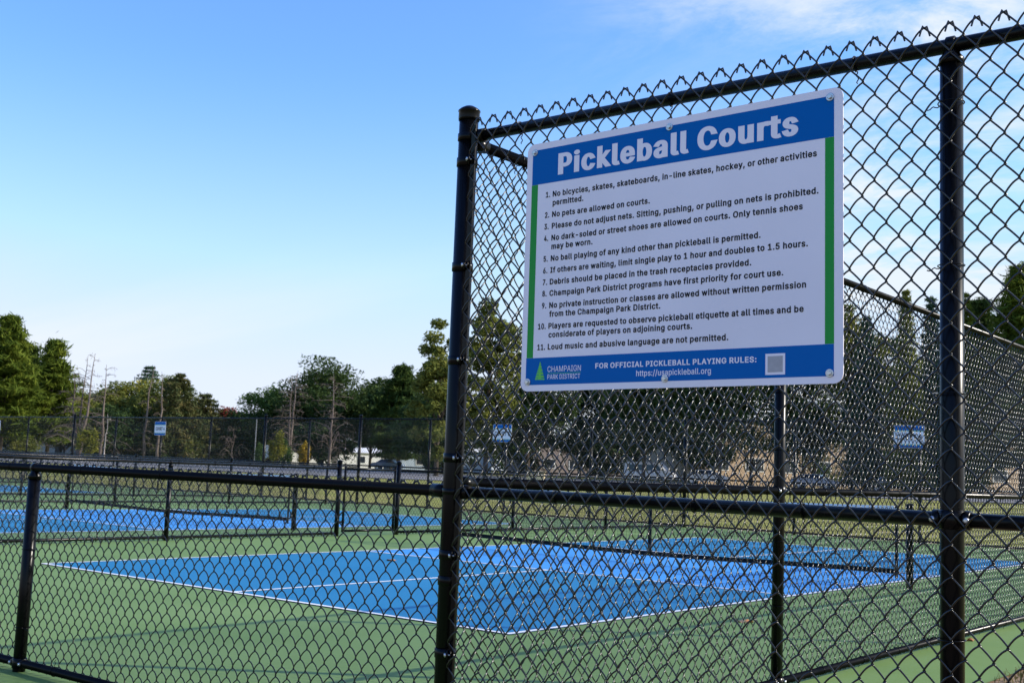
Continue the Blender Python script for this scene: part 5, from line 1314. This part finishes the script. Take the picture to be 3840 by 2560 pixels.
car('white van parked behind the pinkish brick building lot, below the sign', -50.5, 93.5, R(12), (.72, .72, .72), 'van')
car('white sedan parked beside the white van', -46.0, 96.5, R(20), (.70, .70, .70))
car('silver car parked in front of the tan building', -38.0, 104.0, R(10), (.45, .46, .48))
car('white car parked right of the silver car near the tan building', -31.5, 107.5, R(10), (.72, .72, .72))
car('blue car parked left of the corner post', -101.0, 108.0, R(30), (.08, .16, .34))
bx_ = thing('utility_box', 'cream utility cabinet standing on the grass behind the far fence', 'cabinet', (-35.4, 54.8, float(terr(-35.4, 54.8))-.02), R(30))
q = MB(); q.box((0, 0, .46), (1.15, .6, .9)); q.build('cabinet_body', mat('cream_paint', (.62, .52, .33), .5), bx_)
q = MB(); q.box((0, 0, .94), (1.25, .7, .06)); q.build('lid', mat('cream_lid', (.58, .49, .31), .5), bx_)
for sx_ in (-.28, .28):
    q = MB(); q.box((sx_, -.31, .46), (.5, .03, .76)); q.build('door', mat('cream_door', (.66, .56, .36), .5), bx_)
pl = thing('utility_pole', 'thin grey pole in front of the trees beyond the far fence', 'pole', (-103.6, 87.2, float(terr(-103.6, 87.2))), 0)
q = MB(); q.cyl((0, 0, -.2), (0, 0, 5.9), .06, 10); q.build('shaft', M_RIM, pl)
q = MB(); q.box((0, 0, 5.93), (.16, .16, .10)); q.build('pole_cap', M_FIT, pl)
ws = thing('notice_board', 'small white notice board on a post beyond the far fence', 'sign', (-96.2, 82.7, float(terr(-96.2, 82.7))), R(50))
q = MB(); q.cyl((0, 0, -.2), (0, 0, 1.4), .05, 8); q.build('post', M_RIM, ws)
q = MB(); q.box((0, -.06, 1.75), (.75, .04, 1.5)); q.build('board', M_TRIM, ws)

# fallen leaves
M_LEAF = noisy('dry_leaf', (.42, .16, .06), (.50, .24, .10), 30, rough=.8)
M_LEAF2 = noisy('pale_dry_leaf', (.52, .36, .20), (.45, .25, .12), 30, rough=.8)


def leaf(label, x, y, z, s, rz, mt):
    n = 14; P = []
    for i in range(n):
        t = 2*math.pi*i/n; r_ = s*(.62+.38*abs(math.cos(2.5*t)))
        P.append((r_*math.cos(t), r_*math.sin(t)*.75, .012*math.sin(2*t)+.010))
    q = MB(); v = [(0, 0, .004)]+P+[(0, 0, .0015)]+[(a, b_, c-.0025) for a, b_, c in P]
    f = [(0, 1+i, 1+(i+1) % n) for i in range(n)]+[(n+1, n+2+(i+1) % n, n+2+i) for i in range(n)]+[(1+i, n+2+i, n+2+(i+1) % n, 1+(i+1) % n) for i in range(n)]
    q.add(v, f); q.tube([(s*.5, 0, .01), (s*1.25, s*.1, .006)], .0018, 5)
    o = q.build('fallen_leaf', mt, None, loc=(x, y, z)); o.rotation_euler = (0, 0, rz)
    tag(o, label, 'leaf', 'fallen leaves on the courts')


leaf('pale curled leaf on the green court near the right post of the side fence', 6.74, 2.15, .001, .055, .4, M_LEAF2)
leaf('orange leaf lying next to the pale curled one on the green court', 6.80, 2.20, .001, .045, 2.0, M_LEAF)
leaf('orange leaf on the dark blue half of the nearest court', 1.31, 3.73, .005, .06, 1.0, M_LEAF)
leaf('brown leaf on the green strip outside the side fence', 8.37, 2.68, .001, .035, 1.0, M_LEAF)

# grass tufts on the dirt beside the pad, bottom right
rg = np.random.default_rng(5)
n = 9000
px_ = 9.02+np.abs(rg.normal(size=n))*.55+.03*rg.random(n); py_ = rg.random(n)*6.5-2.6
keep = (np.sin(px_*7.1+py_*3.3)+np.sin(px_*3.7-py_*5.9)+rg.normal(size=n)*.7) > -.2
px_, py_ = px_[keep], py_[keep]; n = len(px_)
hgt = .015+.05*rg.random(n)**2; a = rg.random(n)*6.28; wd = .003+.003*rg.random(n)
bx = np.stack([px_, py_, np.full(n, -.012)], -1)
side = np.stack([np.cos(a), np.sin(a), np.zeros(n)], -1)*wd[:, None]
lean = np.stack([np.cos(a+1.5), np.sin(a+1.5), np.zeros(n)], -1)*(hgt*.7*rg.random(n))[:, None]
tip = bx+lean+np.array([0, 0, 1])*hgt[:, None]
V = np.stack([bx-side, bx+side, tip+side*.2, tip-side*.2], 1).reshape(-1, 3)
go = link('grass', fast_mesh('grass', V, np.arange(4*n).reshape(n, 4)), foliage('short_dry_grass', [(.06, .08, .02), (.13, .12, .04), (.24, .17, .08)], .2))
tag(go, 'short dry grass growing along the edge of the green pad', 'grass'); go['kind'] = 'stuff'
